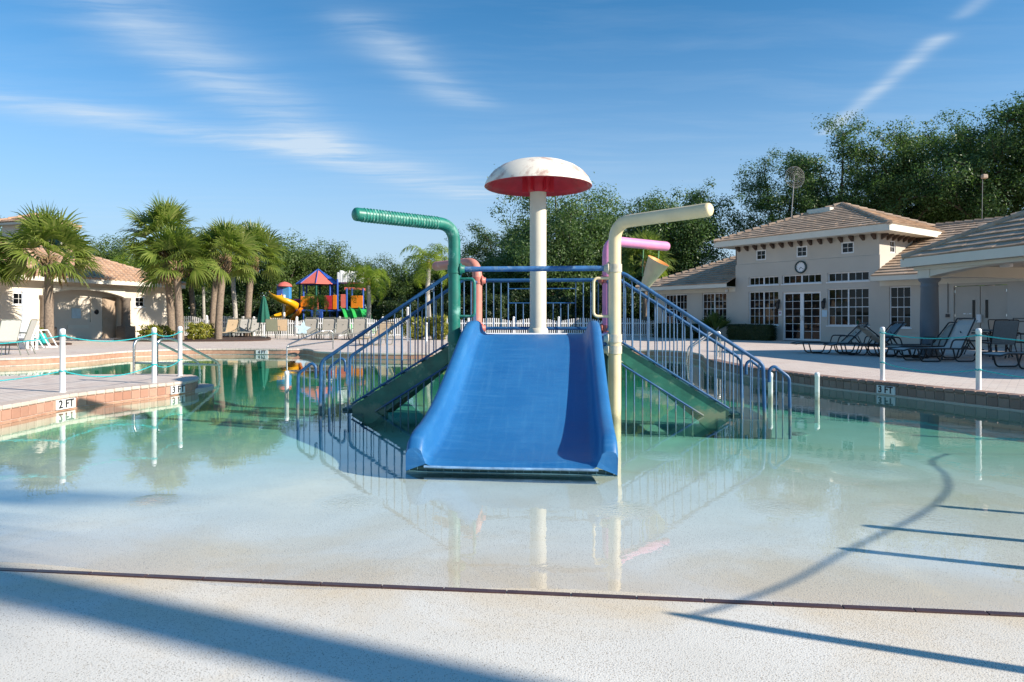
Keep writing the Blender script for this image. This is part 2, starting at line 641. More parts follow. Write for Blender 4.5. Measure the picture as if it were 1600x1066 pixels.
def rooftile(name, a, b_, c_):
    m, t, b, o = newmat(name)
    g = t.nodes.new('ShaderNodeNewGeometry')
    v = g.outputs['Position']
    c = ramp(t, g.outputs['Random Per Island'], [(0.0, a), (0.5, b_), (1.0, c_)])
    f = noise(t, v, 1.1, 6, 0.65)
    c = mixc(t, mrange(t, f, 0.42, 0.72, 0, 0.45), c, (0.17, 0.13, 0.105))
    f2 = noise(t, v, 9, 4, 0.6)
    c = mixc(t, mrange(t, f2, 0.45, 0.8, 0, 0.3), c, (0.50, 0.38, 0.28))
    t.links.new(c, b.inputs['Base Color'])
    b.inputs['Roughness'].default_value = 0.85
    bump(t, b, noise(t, v, 45, 3), 0.3, 0.01)
    return m


M['tile_brown'] = rooftile('brown_concrete_tile', (0.42, 0.29, 0.20), (0.48, 0.345, 0.24), (0.53, 0.385, 0.275))
M['tile_peach'] = rooftile('peach_barrel_tile', (0.50, 0.30, 0.185), (0.56, 0.36, 0.235), (0.60, 0.41, 0.28))


def glass_dark():
    m, t, b, o = newmat('dark_window_glass')
    b.inputs['Base Color'].default_value = (0.006, 0.007, 0.009, 1)
    b.inputs['Roughness'].default_value = 0.02
    b.inputs['Specular IOR Level'].default_value = 0.28
    b.inputs['IOR'].default_value = 1.5
    return m


M['glass'] = glass_dark()


def pool_plaster():
    """white pebble plaster with scattered brown aggregate and tan mineral stains"""
    m, t, b, o = newmat('pebble_plaster')
    v = worldpos(t)
    base = ramp(t, noise(t, v, 1.2, 6, 0.6), [(0.3, (0.66, 0.63, 0.56)), (0.7, (0.77, 0.74, 0.67))])
    stain = noise(t, v, 0.95, 6, 0.62, 0.5)
    sx = nnode(t, 'ShaderNodeSeparateXYZ', {0: v})
    # the shore line keeps a tan scum mark
    ln = nnode(t, 'ShaderNodeMath', {0: sx.outputs[0], 1: 0.0975}, operation='MULTIPLY').outputs[0]
    ln = nnode(t, 'ShaderNodeMath', {0: ln, 1: sx.outputs[1]}, operation='ADD').outputs[0]
    d = nnode(t, 'ShaderNodeMath', {0: ln, 1: 3.30}, operation='SUBTRACT').outputs[0]
    d = nnode(t, 'ShaderNodeMath', {0: d}, operation='ABSOLUTE').outputs[0]
    shore = mrange(t, d, 0.0, 0.75, 1.0, 0.0)
    st = nnode(t, 'ShaderNodeMath', {0: stain, 1: mrange(t, shore, 0, 1, 0.0, 0.22)}, operation='ADD').outputs[0]
    stm = mrange(t, st, 0.52, 0.78, 0.0, 0.8)
    base = mixc(t, stm, base, (0.66, 0.53, 0.35))
    # aggregate
    vor = nnode(t, 'ShaderNodeTexVoronoi', {'Vector': v, 'Scale': 150.0})
    vc = nnode(t, 'ShaderNodeSeparateColor', {0: vor.outputs['Color']})
    patch = mrange(t, noise(t, v, 1.15, 5, 0.65), 0.38, 0.68, 0.14, 0.78)
    pick = nnode(t, 'ShaderNodeMath', {0: vc.outputs[0], 1: patch}, operation='LESS_THAN').outputs[0]
    dot = mrange(t, vor.outputs['Distance'], 0.22, 0.42, 1.0, 0.0)
    spk = nnode(t, 'ShaderNodeMath', {0: pick, 1: dot}, operation='MULTIPLY').outputs[0]
    stone = ramp(t, vc.outputs[1], [(0.0, (0.10, 0.08, 0.06)), (0.5, (0.34, 0.25, 0.15)), (1.0, (0.42, 0.40, 0.36))])
    col = mixc(t, spk, base, stone)
    fine = noise(t, v, 210, 2, 0.6)
    col = mixc(t, mrange(t, fine, 0.5, 0.75, 0, 0.35), col, (0.46, 0.43, 0.38))
    t.links.new(col, b.inputs['Base Color'])
    b.inputs['Roughness'].default_value = 0.75
    bump(t, b, vor.outputs['Distance'], 0.25, 0.004)
    return m


M['plaster'] = pool_plaster()


def paver():
    m, t, b, o = newmat('pink_brick_pavers')
    v = coords(t, (1, 1, 1), (0, 0, R(38)), 'Object')
    br = nnode(t, 'ShaderNodeTexBrick', {'Vector': v, 'Color1': (0.60, 0.47, 0.40, 1), 'Color2': (0.70, 0.59, 0.51, 1), 'Mortar': (0.40, 0.35, 0.31, 1),
                                         'Scale': 1.0, 'Mortar Size': 0.007, 'Mortar Smooth': 0.3, 'Bias': 0.1, 'Brick Width': 0.23, 'Row Height': 0.115})
    f = noise(t, v, 0.5, 6, 0.65)
    c = mixc(t, mrange(t, f, 0.35, 0.7, 0, 0.55), br.outputs[0], (0.70, 0.62, 0.54))
    f2 = noise(t, v, 5, 5, 0.65)
    c = mixc(t, mrange(t, f2, 0.5, 0.8, 0, 0.4), c, (0.48, 0.39, 0.34))
    t.links.new(c, b.inputs['Base Color'])
    b.inputs['Roughness'].default_value = 0.85
    inv = nnode(t, 'ShaderNodeMath', {0: 1.0, 1: br.outputs['Fac']}, operation='SUBTRACT').outputs[0]
    bump(t, b, inv, 0.5, 0.006)
    return m


M['paver'] = paver()


def banded_tile():
    """far pool wall: brick-coloured tile band, pieces too small to see"""
    m, t, b, o = newmat('terracotta_tile_band')
    v = worldpos(t)
    f = noise(t, v, 9, 3, 0.6)
    c = ramp(t, f, [(0.3, (0.40, 0.20, 0.13)), (0.7, (0.55, 0.31, 0.21))])
    t.links.new(c, b.inputs['Base Color'])
    b.inputs['Roughness'].default_value = 0.6
    return m


M['tile_band'] = banded_tile()


def piece(name, stops, rough=0.5, nscale=14, namt=0.25, dark=(0.2, 0.13, 0.1)):
    m, t, b, o = newmat(name)
    oi = t.nodes.new('ShaderNodeObjectInfo')
    c = ramp(t, oi.outputs['Random'], stops)
    f = noise(t, worldpos(t), nscale, 5, 0.65)
    c = mixc(t, mrange(t, f, 0.45, 0.8, 0, namt), c, dark)
    t.links.new(c, b.inputs['Base Color'])
    b.inputs['Roughness'].default_value = rough
    return m


M['terracotta'] = piece('terracotta_pool_tile', [(0, (0.40, 0.20, 0.135)), (0.5, (0.46, 0.25, 0.175)), (1, (0.50, 0.30, 0.215))], 0.45)
M['coping'] = piece('pale_coping_paver', [(0, (0.56, 0.45, 0.37)), (0.5, (0.62, 0.53, 0.45)), (1, (0.54, 0.41, 0.34))], 0.8, dark=(0.4, 0.3, 0.25))
M['shade_brick'] = piece('shade_dark_coping_brick', [(0, (0.20, 0.125, 0.10)), (0.5, (0.27, 0.17, 0.13)), (1, (0.33, 0.21, 0.17))], 0.7)  # coping and tile of the right edge, shade mixed into their browns
M['shade_tile'] = piece('shade_dark_pool_tile', [(0, (0.21, 0.13, 0.105)), (0.5, (0.26, 0.165, 0.13)), (1, (0.30, 0.20, 0.16))], 0.5)
M['line_tile'] = piece('maroon_line_tile', [(0, (0.045, 0.022, 0.024)), (0.5, (0.06, 0.03, 0.03)), (1, (0.075, 0.035, 0.035))], 0.35)
M['marker'] = plain('white_marker_tile', (0.78, 0.77, 0.74), 0.4, 0.04)


def lawn():
    m, t, b, o = newmat('lawn_green')
    v = worldpos(t)
    c = ramp(t, noise(t, v, 0.4, 6, 0.65), [(0.3, (0.035, 0.06, 0.015)), (0.7, (0.075, 0.11, 0.03))])
    t.links.new(c, b.inputs['Base Color'])
    b.inputs['Roughness'].default_value = 0.95
    bump(t, b, noise(t, v, 18, 4), 0.8, 0.05)
    return m


M['lawn'] = lawn()


def leafmat(name, cols, trans=0.35, gloss=0.45):
    m, t, b, o = newmat(name)
    g = t.nodes.new('ShaderNodeNewGeometry')
    oi = t.nodes.new('ShaderNodeObjectInfo')
    r = nnode(t, 'ShaderNodeMath', {0: g.outputs['Random Per Island'], 1: 0.75}, operation='MULTIPLY').outputs[0]
    r = nnode(t, 'ShaderNodeMath', {0: oi.outputs['Random'], 1: 0.25, 2: r}, operation='MULTIPLY_ADD').outputs[0]
    n = len(cols)
    c = ramp(t, r, [(i / (n - 1), q) for i, q in enumerate(cols)])
    t.links.new(c, b.inputs['Base Color'])
    b.inputs['Roughness'].default_value = gloss
    b.inputs['Specular IOR Level'].default_value = 0.35
    tr = t.nodes.new('ShaderNodeBsdfTranslucent')
    bright = mixc(t, 1.0, c, (1.3, 1.45, 0.7), 'MULTIPLY')
    t.links.new(bright, tr.inputs[0])
    mx = nnode(t, 'ShaderNodeMixShader', {0: trans})
    t.links.new(b.outputs[0], mx.inputs[1])
    t.links.new(tr.outputs[0], mx.inputs[2])
    t.links.new(mx.outputs[0], o.inputs[0])
    return m


M['leaf_oak'] = leafmat('oak_leaf', [(0.040, 0.080, 0.028), (0.070, 0.130, 0.042), (0.105, 0.175, 0.06), (0.16, 0.23, 0.09)], 0.36)
M['leaf_mid'] = leafmat('broad_leaf', [(0.045, 0.082, 0.022), (0.08, 0.135, 0.033), (0.125, 0.185, 0.048), (0.175, 0.23, 0.07)], 0.38)
M['leaf_sabal'] = leafmat('sabal_frond', [(0.085, 0.135, 0.026), (0.15, 0.21, 0.04), (0.22, 0.27, 0.06), (0.34, 0.355, 0.12)], 0.38, 0.32)
M['leaf_queen'] = leafmat('queen_palm_frond', [(0.10, 0.17, 0.022), (0.17, 0.26, 0.03), (0.24, 0.32, 0.04), (0.32, 0.36, 0.07)], 0.45, 0.4)
M['leaf_yellow'] = leafmat('yellow_green_leaf', [(0.10, 0.14, 0.02), (0.20, 0.22, 0.03), (0.34, 0.31, 0.05), (0.42, 0.36, 0.09)], 0.35)
M['leaf_hedge'] = leafmat('hedge_leaf', [(0.015, 0.032, 0.010), (0.03, 0.055, 0.016), (0.05, 0.08, 0.022)], 0.2)
M['leaf_dead'] = leafmat('dry_frond', [(0.20, 0.13, 0.07), (0.30, 0.20, 0.11), (0.36, 0.26, 0.16)], 0.2, 0.8)


def water_mat():
    m = bpy.data.materials.new('pool_water')
    m.use_nodes = True
    t = m.node_tree
    t.nodes.clear()
    o = t.nodes.new('ShaderNodeOutputMaterial')
    v = worldpos(t)
    sw = noise(t, v, 0.9, 2, 0.5)
    rip = noise(t, v, 6.5, 3, 0.55, 0.4)
    h = nnode(t, 'ShaderNodeMath', {0: rip, 1: 0.12}, operation='MULTIPLY').outputs[0]
    h = nnode(t, 'ShaderNodeMath', {0: sw, 1: 0.55, 2: h}, operation='MULTIPLY_ADD').outputs[0]
    # bubbling jets in the shallow floor
    for (x, y, r) in ((-1.12, 4.6, 0.26), (-2.45, 4.65, 0.2), (0.72, 4.45, 0.24), (2.55, 4.3, 0.34), (1.75, 4.5, 0.24), (3.0, 5.6, 0.4), (1.35, 6.2, 0.22)):
        d = nnode(t, 'ShaderNodeVectorMath', {0: v, 1: (x, y, 0)}, operation='DISTANCE').outputs['Value']
        k = mrange(t, d, 0.0, r, 1.0, 0.0)
        w = noise(t, v, 26, 3, 0.6)
        h = nnode(t, 'ShaderNodeMath', {0: nnode(t, 'ShaderNodeMath', {0: k, 1: w}, operation='MULTIPLY').outputs[0], 1: 2.2, 2: h}, operation='MULTIPLY_ADD').outputs[0]
    bp = nnode(t, 'ShaderNodeBump', {'Height': h, 'Strength': 0.7, 'Distance': 0.006})
    lw = nnode(t, 'ShaderNodeLayerWeight', {'Blend': 0.5})
    t.links.new(bp.outputs[0], lw.inputs['Normal'])
    pw5 = nnode(t, 'ShaderNodeMath', {0: lw.outputs['Facing'], 1: 5.0}, operation='POWER').outputs[0]
    fr = nnode(t, 'ShaderNodeMath', {0: pw5, 1: 0.98, 2: 0.02}, operation='MULTIPLY_ADD')
    gl = nnode(t, 'ShaderNodeBsdfGlossy', {'Roughness': 0.0, 'Color': (1, 1, 1, 1)})
    t.links.new(bp.outputs[0], gl.inputs['Normal'])
    tr = nnode(t, 'ShaderNodeBsdfTransparent')
    mx = t.nodes.new('ShaderNodeMixShader')
    t.links.new(fr.outputs[0], mx.inputs[0])
    t.links.new(tr.outputs[0], mx.inputs[1])
    t.links.new(gl.outputs[0], mx.inputs[2])
    t.links.new(mx.outputs[0], o.inputs['Surface'])
    ab = nnode(t, 'ShaderNodeVolumeAbsorption', {'Color': (0.36, 0.84, 0.755, 1), 'Density': 0.95})
    t.links.new(ab.outputs[0], o.inputs['Volume'])
    return m


M['water'] = water_mat()
# ------------------------------------------------------------------ ground, pool floor, water
g = MB()
for (x0, x1, y0, y1) in ((-900, 900, 40.0, 1500), (-900, -60, -300, 40.0), (60, 900, -300, 40.0), (-60, 60, -300, -12)):
    g.quad((x0, y0, 0.12), (x1, y0, 0.12), (x1, y1, 0.12), (x0, y1, 0.12))
struct(g.build('ground', M['lawn']), 'lawn running back to the trees')


def floor_z(x, y):
    s = y - (3.12 - 0.11 * (x + 0.17))
    if s < 0:
        return min(0.001 - s * 0.02, 0.19)
    return float(np.interp(s, [0, 0.3, 1.0, 2.6, 3.6, 5.4, 9, 17, 40], [0.001, -0.012, -0.035, -0.075, -0.14, -0.26, -0.37, -0.46, -0.6]))


xs = np.concatenate([np.linspace(-60, -8, 14), np.linspace(-7, 7, 57), np.linspace(8, 60, 14)])
ys = np.concatenate([np.linspace(-12, 1.5, 10), np.linspace(1.8, 6, 50), np.linspace(6.2, 12, 24), np.linspace(12.5, 40, 24)])
fv = np.array([(x, y, floor_z(x, y) + (0.004 * math.sin(2.1 * x + 0.7) * math.cos(1.7 * y) if 2.2 < y < 6 else 0)) for y in ys for x in xs])
nx, ny = len(xs), len(ys)
ii, jj = np.meshgrid(np.arange(nx - 1), np.arange(ny - 1))
a = (jj * nx + ii).ravel()
ff = np.stack([a, a + 1, a + nx + 1, a + nx], 1)
pool_floor = struct(link('pool_floor', np_mesh('pool_floor', fv, ff, M['plaster'], True)), 'white pebble plaster pool floor sloping up to the beach entry')

wat = MB()
wat.box(-44, 44, 2.6, 29, -2.2, 0.0)
struct(wat.build('water', M['water']), 'clear shallow pool water')

# line of dark tiles across the beach entry
lt = MB()
lt.bbox(-0.1435, 0.1435, -0.0165, 0.0165, -0.006, 0.003, 0.0015)
ltm = lt.mesh('line_tile', M['line_tile'])
lang = math.atan(-0.11)
for k in range(-24, 25):
    x = -0.17 + k * 0.290
    y = 3.12 - 0.11 * (x + 0.17)
    q = link('line_tile', ltm, pool_floor, (x, y, floor_z(x, y) + 0.004), lang + random.uniform(-0.006, 0.006))
# round drain cover on the floor
dc = MB()
dc.lathe([(0.0, 0.02), (0.10, 0.02), (0.12, 0.012), (0.125, 0.0)], 24)
x, y = PX(1248, 9.0), 9.0
tag(dc.build('drain_cover', M['white_pvc'], None, (x, y, floor_z(x, y) + 0.002)), 'round white cover on the pool floor near the clubhouse side', 'drain cover')

# ------------------------------------------------------------------ decks
DZ = 0.20
near_edge = smooth_line([(-12, 3.0), (-8.6, 4.4), (-6.7, 6.2), (-6.12, 7.8), (-6.08, 9.25), (-5.84, 10.2), (-5.62, 10.75), (-5.44, 11.25), (-5.46, 11.8), (-5.78, 12.4),
                         (-6.4, 12.8), (-7.8, 12.7), (-9.8, 12.3), (-14, 11.8), (-24, 11.5)], 0.152)
pen = [(p.x, p.y) for p in near_edge] + [(-24, 2.0), (-14, 1.0)]
d = MB()
d.prism(pen, -1.6, DZ)
deck_pen = struct(d.build('pool_deck', M['paver']), 'paved deck peninsula with rope posts reaching into the pool')

far_edge = smooth_line([(-44, 15.0), (-30, 15.6), (-20, 16.2), (-15, 16.9), (-12.9, 18.0), (-12.3, 19.6), (-12.2, 21.6), (-11.2, 23.0), (-9.6, 23.4), (-7.8, 23.2), (-7.1, 23.3),
                        (-6.6, 22.6), (-6.0, 21.3), (-4.7, 20.7), (-3.0, 20.4), (-1.5, 20.6), (0.5, 21.4), (2.6, 22.3), (4.4, 22.5), (5.4, 21.6), (5.5, 19.8),
                        (5.05, 17.6), (4.97, 15.8), (5.1, 14.2), (5.5, 12.5), (6.0, 11.25), (6.4, 10.2), (6.85, 9.1), (7.5, 7.0), (8.5, 4.5), (9.6, 2.0), (11, -4), (14, -11)], 0.152)
fp = [(p.x, p.y) for p in far_edge] + [(60, -12), (60, 40.0), (-60, 40.0), (-60, 15.0)]
d = MB()
d.prism(fp, -1.6, DZ)
deck_far = struct(d.build('pool_deck', M['paver']), 'pink brick paved pool deck in front of the clubhouse')


def one_edge(edge, deck, lo, hi, tile_mat, cop_mat, side):
    """coping pavers and wall tiles, piece by piece, along edge[lo:hi]; side = +1 when water lies right of the walking direction"""
    t_ = MB()
    t_.bbox(-0.0715, 0.0715, -0.008, 0.012, 0.022, 0.148, 0.004)
    tm = t_.mesh('pool_tile', tile_mat)
    c_ = MB()
    c_.bbox(-0.0735, 0.0735, -0.24, 0.028, 0.154, 0.208, 0.012)
    cm = c_.mesh('coping_paver', cop_mat)
    pieces = []
    for i in range(lo, hi):
        p, q = edge[i], edge[i + 1]
        mid = (p + q) / 2
        dirv = (q - p).normalized()
        out = Vector((dirv.y, -dirv.x, 0)) * side
        ang = math.atan2(out.y, out.x) - math.pi / 2
        pieces.append((mid, ang))
        link('pool_tile', tm, deck, (mid.x, mid.y, 0), ang)
        link('coping_paver', cm, deck, (mid.x, mid.y, random.uniform(-0.002, 0.002)), ang + random.uniform(-0.012, 0.012))
    return pieces


def edge_band(edge, deck, lo, hi, side, name='tile_band', mat=None, z0=0.02, z1=0.15, proud=0.012):
    b_ = MB()
    for i in range(lo, hi):
        p, q = edge[i], edge[i + 1]
        dirv = (q - p).normalized()
        o_ = Vector((dirv.y, -dirv.x, 0)) * side * proud
        a0, a1 = p + o_, q + o_
        f = ((a0.x, a0.y, z0), (a1.x, a1.y, z0), (a1.x, a1.y, z1), (a0.x, a0.y, z1))
        b_.quad(*f)
        b_.quad((p.x, p.y, z1), (q.x, q.y, z1), (a1.x, a1.y, z1), (a0.x, a0.y, z1))
    return b_.build(name, mat, deck)


def first(edge, cond):
    return next(i for i, p in enumerate(edge) if cond(p))


lo = first(near_edge, lambda p: p.y > 7.4)
hi = first(near_edge, lambda p: p.y > 12.55)
pen_pieces = one_edge(near_edge, deck_pen, lo, hi, M['terracotta'], M['coping'], 1)
edge_band(near_edge, deck_pen, 0, lo, 1, 'tile_band', M['tile_band'])
edge_band(near_edge, deck_pen, hi, len(near_edge) - 1, 1, 'tile_band', M['tile_band'])
edge_band(near_edge, deck_pen, lo, hi, 1, 'waterline_strip', M['tile_band'], -0.06, 0.014, 0.010)
# right-hand edge, brick and tile coloured darker to stand for shade
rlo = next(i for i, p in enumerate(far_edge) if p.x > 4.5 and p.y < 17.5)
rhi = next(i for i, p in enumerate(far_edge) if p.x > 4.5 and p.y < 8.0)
right_pieces = one_edge(far_edge, deck_far, rlo, rhi, M['shade_tile'], M['shade_brick'], 1)
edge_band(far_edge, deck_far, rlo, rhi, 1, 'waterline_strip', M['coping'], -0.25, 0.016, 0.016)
edge_band(far_edge, deck_far, 0, rlo, 1, 'tile_band', M['tile_band'])
edge_band(far_edge, deck_far, 0, rlo, 1, 'coping_band', M['paver'], 0.155, 0.206, 0.03)
edge_band(far_edge, deck_far, rhi, len(far_edge) - 1, 1, 'tile_band', M['tile_band'])

# low rounded ledge at the end of the peninsula
lg = MB()
lg.prism([(-5.72 + 0.42 * math.cos(k * math.pi / 14 - math.pi / 2.2) * 0.9, 12.05 + 0.6 * math.sin(k * math.pi / 14 - math.pi / 2.2)) for k in range(15)], -0.6, 0.035)
lg.build('ledge', M['coping'], deck_pen)


def text_mesh(s, size, mat, depth=0.002):
    c = bpy.data.curves.new('writing', 'FONT')
    c.body = s
    c.size = size
    c.align_x = 'CENTER'
    c.align_y = 'CENTER'
    c.extrude = depth
    c.offset = size * 0.022
    o = bpy.data.objects.new('writing', c)
    COL.objects.link(o)
    bpy.context.view_layer.update()
    dg = bpy.context.evaluated_depsgraph_get()
    me = bpy.data.meshes.new_from_object(o.evaluated_get(dg))
    bpy.data.objects.remove(o)
    bpy.data.curves.remove(c)
    me.materials.clear()
    me.materials.append(mat)
    return me


def depth_marker(edge, i, deck, text, side=1, w=0.34):
    p, q = edge[i], edge[i + 1]
    mid = (p + q) / 2
    dirv = (edge[i + 2] - edge[i - 1]).normalized()
    out = Vector((dirv.y, -dirv.x, 0)) * side
    ang = math.atan2(out.y, out.x) + math.pi / 2
    b_ = MB()
    b_.bbox(-w / 2, w / 2, -0.034, 0.0, 0.018, 0.151, 0.003)
    pl = b_.build('depth_marker', M['marker'], deck, (mid.x, mid.y, 0), ang)
    pl['label'] = 'white depth marker reading ' + text
    if text:
        te = link('lettering', text_mesh(text, 0.150, M['sign_ink']), pl, (0, -0.0375, 0.085))
        te.rotation_euler = (R(90), 0, 0)


def nearest_i(edge, x, y):
    return min(range(2, len(edge) - 3), key=lambda i: (edge[i].x - x) ** 2 + (edge[i].y - y) ** 2)


depth_marker(near_edge, nearest_i(near_edge, -6.05, 9.25), deck_pen, '2 FT')
depth_marker(near_edge, nearest_i(near_edge, -5.52, 11.0), deck_pen, '3 FT', 1, 0.30)
depth_marker(far_edge, nearest_i(far_edge, 6.02, 11.05), deck_far, '3 FT')
depth_marker(far_edge, nearest_i(far_edge, PX(406, 23.3), 23.3), deck_far, '4 FT', 1, 0.45)

# ------------------------------------------------------------------ trees and plants: generators
def rot_from(dirs, roll):
    """orthonormal frames (n,3,3) whose z axis is dirs"""
    d_ = dirs / np.linalg.norm(dirs, axis=1, keepdims=True)
    ref = np.where(np.abs(d_[:, 2:3]) < 0.95, np.array([[0, 0, 1.0]]), np.array([[1.0, 0, 0]]))
    x_ = np.cross(ref, d_)
    x_ /= np.linalg.norm(x_, axis=1, keepdims=True)
    y_ = np.cross(d_, x_)
    c, s = np.cos(roll)[:, None], np.sin(roll)[:, None]
    return x_ * c + y_ * s, y_ * c - x_ * s, d_


def leaf_quads(pos, nrm, roll, ln, wd):
    """rhombic leaves"""
    x_, y_, z_ = rot_from(nrm, roll)
    L, W = ln[:, None], wd[:, None]
    p0 = pos - x_ * L * 0.5
    p1 = pos + y_ * W * 0.5 - z_ * W * 0.12
    p2 = pos + x_ * L * 0.5
    p3 = pos - y_ * W * 0.5 - z_ * W * 0.12
    v_ = np.stack([p0, p1, p2, p3], 1).reshape(-1, 3)
    f_ = np.arange(len(v_)).reshape(-1, 4)
    return v_, f_


def limb(mb, a, b, r0, r1, bend, n=6, sides=7):
    a, b = Vector(a), Vector(b)
    pts, rs = [], []
    for i in range(n + 1):
        t = i / n
        p = a.lerp(b, t) + Vector(bend) * math.sin(math.pi * t)
        pts.append(p)
        rs.append(r0 + (r1 - r0) * t)
    mb.tube(pts, rs, sides)
    return pts


def make_tree(seed, H, spread, fork, n_limb, n_sub, clump_r, per_clump, leaf, leaf_mat, trunk_r=0.28, flat=0.7, low=0.3, extra=0):
    """branching trunk mesh and leaf-clump crown mesh, base at the origin"""
    r_ = random.Random(seed)
    q = np.random.default_rng(seed)
    tr = MB()
    top = (r_.uniform(-.3, .3), r_.uniform(-.3, .3), fork)
    limb(tr, (0, 0, -0.3), top, trunk_r * 1.25, trunk_r * 0.8, (r_.uniform(-.15, .15), r_.uniform(-.15, .15), 0), 6, 10)
    tips = []
    for i in range(n_limb):
        az = 2 * math.pi * (i + r_.uniform(-.3, .3)) / n_limb
        lift = r_.uniform(low, 1.0)
        rad = spread * (1 - 0.55 * (lift - low) / (1.001 - low)) * r_.uniform(.6, .85)
        e = (math.cos(az) * rad, math.sin(az) * rad, fork + (H - fork) * lift * 0.86)
        pts = limb(tr, top, e, trunk_r * .55, trunk_r * .16, (r_.uniform(-.4, .4), r_.uniform(-.4, .4), r_.uniform(.1, .5)), 6, 6)
        tips.append(Vector(e))
        for k in range(n_sub):
            s = pts[r_.randint(2, 6)]
            az2 = az + r_.uniform(-1.5, 1.5)
            l2 = spread * r_.uniform(.18, .46)
            e2 = s + Vector((math.cos(az2) * l2, math.sin(az2) * l2, r_.uniform(-.10, .55) * l2 * 1.5))
            e2.z = min(e2.z, H)
            p2 = limb(tr, s, e2, trunk_r * .2, trunk_r * .05, (r_.uniform(-.2, .2), r_.uniform(-.2, .2), .15), 3, 4)
            tips.append(e2)
            tips.append(p2[1] * 1.0)
            for kk in range(2):
                l3 = clump_r * r_.uniform(.8, 1.9)
                e3 = e2 + Vector((r_.uniform(-1, 1), r_.uniform(-1, 1), r_.uniform(-.4, .9))) * l3
                limb(tr, p2[2], e3, trunk_r * .06, trunk_r * .02, (0, 0, 0.05), 2, 3)
                tips.append(e3)
    for k in range(extra):
        az = r_.uniform(0, 6.283)
        rr = spread * math.sqrt(r_.random()) * .8
        tips.append(Vector((math.cos(az) * rr, math.sin(az) * rr, fork * .7 + (H - fork) * r_.uniform(0.0, .5))))
    T = np.array([tuple(p) for p in tips])
    cr = clump_r * q.uniform(.55, 1.25, len(T))
    cnt = np.maximum(12, (per_clump * (cr / clump_r) ** 2).astype(int))
    idx = np.repeat(np.arange(len(T)), cnt)
    n = len(idx)
    dirs = q.normal(size=(n, 3))
    dirs /= np.linalg.norm(dirs, axis=1, keepdims=True)
    rad = cr[idx] * q.uniform(0.0, 1.0, n) ** 0.5
    off = dirs * rad[:, None]
    off[:, 2] *= flat
    stray = q.uniform(size=n) < 0.10
    off[stray] *= q.uniform(1.1, 1.5, stray.sum())[:, None]
    pos = T[idx] + off
    nrm = dirs * 0.9 + q.normal(size=(n, 3)) * 0.45 + np.array([0, 0, 0.4])
    v_, f_ = leaf_quads(pos, nrm, q.uniform(0, 6.28, n), leaf * q.uniform(.55, 1.7, n), leaf * q.uniform(.35, .8, n))
    return tr.mesh('trunk', M['bark_oak']), np_mesh('crown', v_, f_, leaf_mat)


def plant_tree(meshes, name, label, cat, loc, rz, sc, group=None, sz=None):
    t_ = thing(name, label, cat, loc, rz, group)
    t_.scale = (sc, sc, sz or sc)
    link('trunk', meshes[0], t_)
    link('crown', meshes[1], t_)
    return t_


def frond_fan(out_v, out_f, base, az, el, plen, flen, q, nseg=22, spread=2.3, droop=0.55):
    """costapalmate leaf: stalk, then a fan of narrow segments with drooping ends"""
    ca, sa = math.cos(az), math.sin(az)
    d0 = np.array([ca * math.cos(el), sa * math.cos(el), math.sin(el)])
    side = np.array([-sa, ca, 0.0])
    upv = np.cross(d0, side)
    if upv[2] < 0:
        upv = -upv
    rl_ = q.uniform(-1.0, 1.0)
    side, upv = side * math.cos(rl_) + upv * math.sin(rl_), upv * math.cos(rl_) - side * math.sin(rl_)
    tip = base + d0 * plen + np.array([0, 0, -0.10 * plen])
    # stalk
    w = 0.012
    n = len(out_v)
    out_v += [base - side * w, base + side * w, tip + side * w, tip - side * w]
    out_f.append((n, n + 1, n + 2, n + 3))
    for k in range(nseg):
        u = (k + 0.5) / nseg * 2 - 1
        a = u * spread / 2 + q.uniform(-.04, .04)
        L = flen * (1 - 0.28 * abs(u) ** 1.5) * q.uniform(.88, 1.08)
        dd = d0 * math.cos(a) + side * math.sin(a) + upv * (0.18 * abs(u) + q.uniform(-.04, .04))
        dd /= np.linalg.norm(dd)
        wv = np.cross(dd, upv)
        wv /= (np.linalg.norm(wv) + 1e-9)
        wd = 0.036
        st = tip - d0 * 0.06
        p1 = st + dd * L * 0.5
        d2 = dd + np.array([0, 0, -droop * q.uniform(.6, 1.4)])
        d2 /= np.linalg.norm(d2)
        p2 = p1 + d2 * L * 0.32
        d3 = d2 + np.array([0, 0, -droop * 1.3 * q.uniform(.5, 1.5)])
        d3 /= np.linalg.norm(d3)
        p3 = p2 + d3 * L * 0.24
        n = len(out_v)
        out_v += [st - wv * wd * .35, st + wv * wd * .35, p1 + wv * wd, p1 - wv * wd, p2 + wv * wd * .6, p2 - wv * wd * .6, p3 + wv * .003, p3 - wv * .003]
        out_f += [(n, n + 1, n + 2, n + 3), (n + 3, n + 2, n + 4, n + 5), (n + 5, n + 4, n + 6, n + 7)]


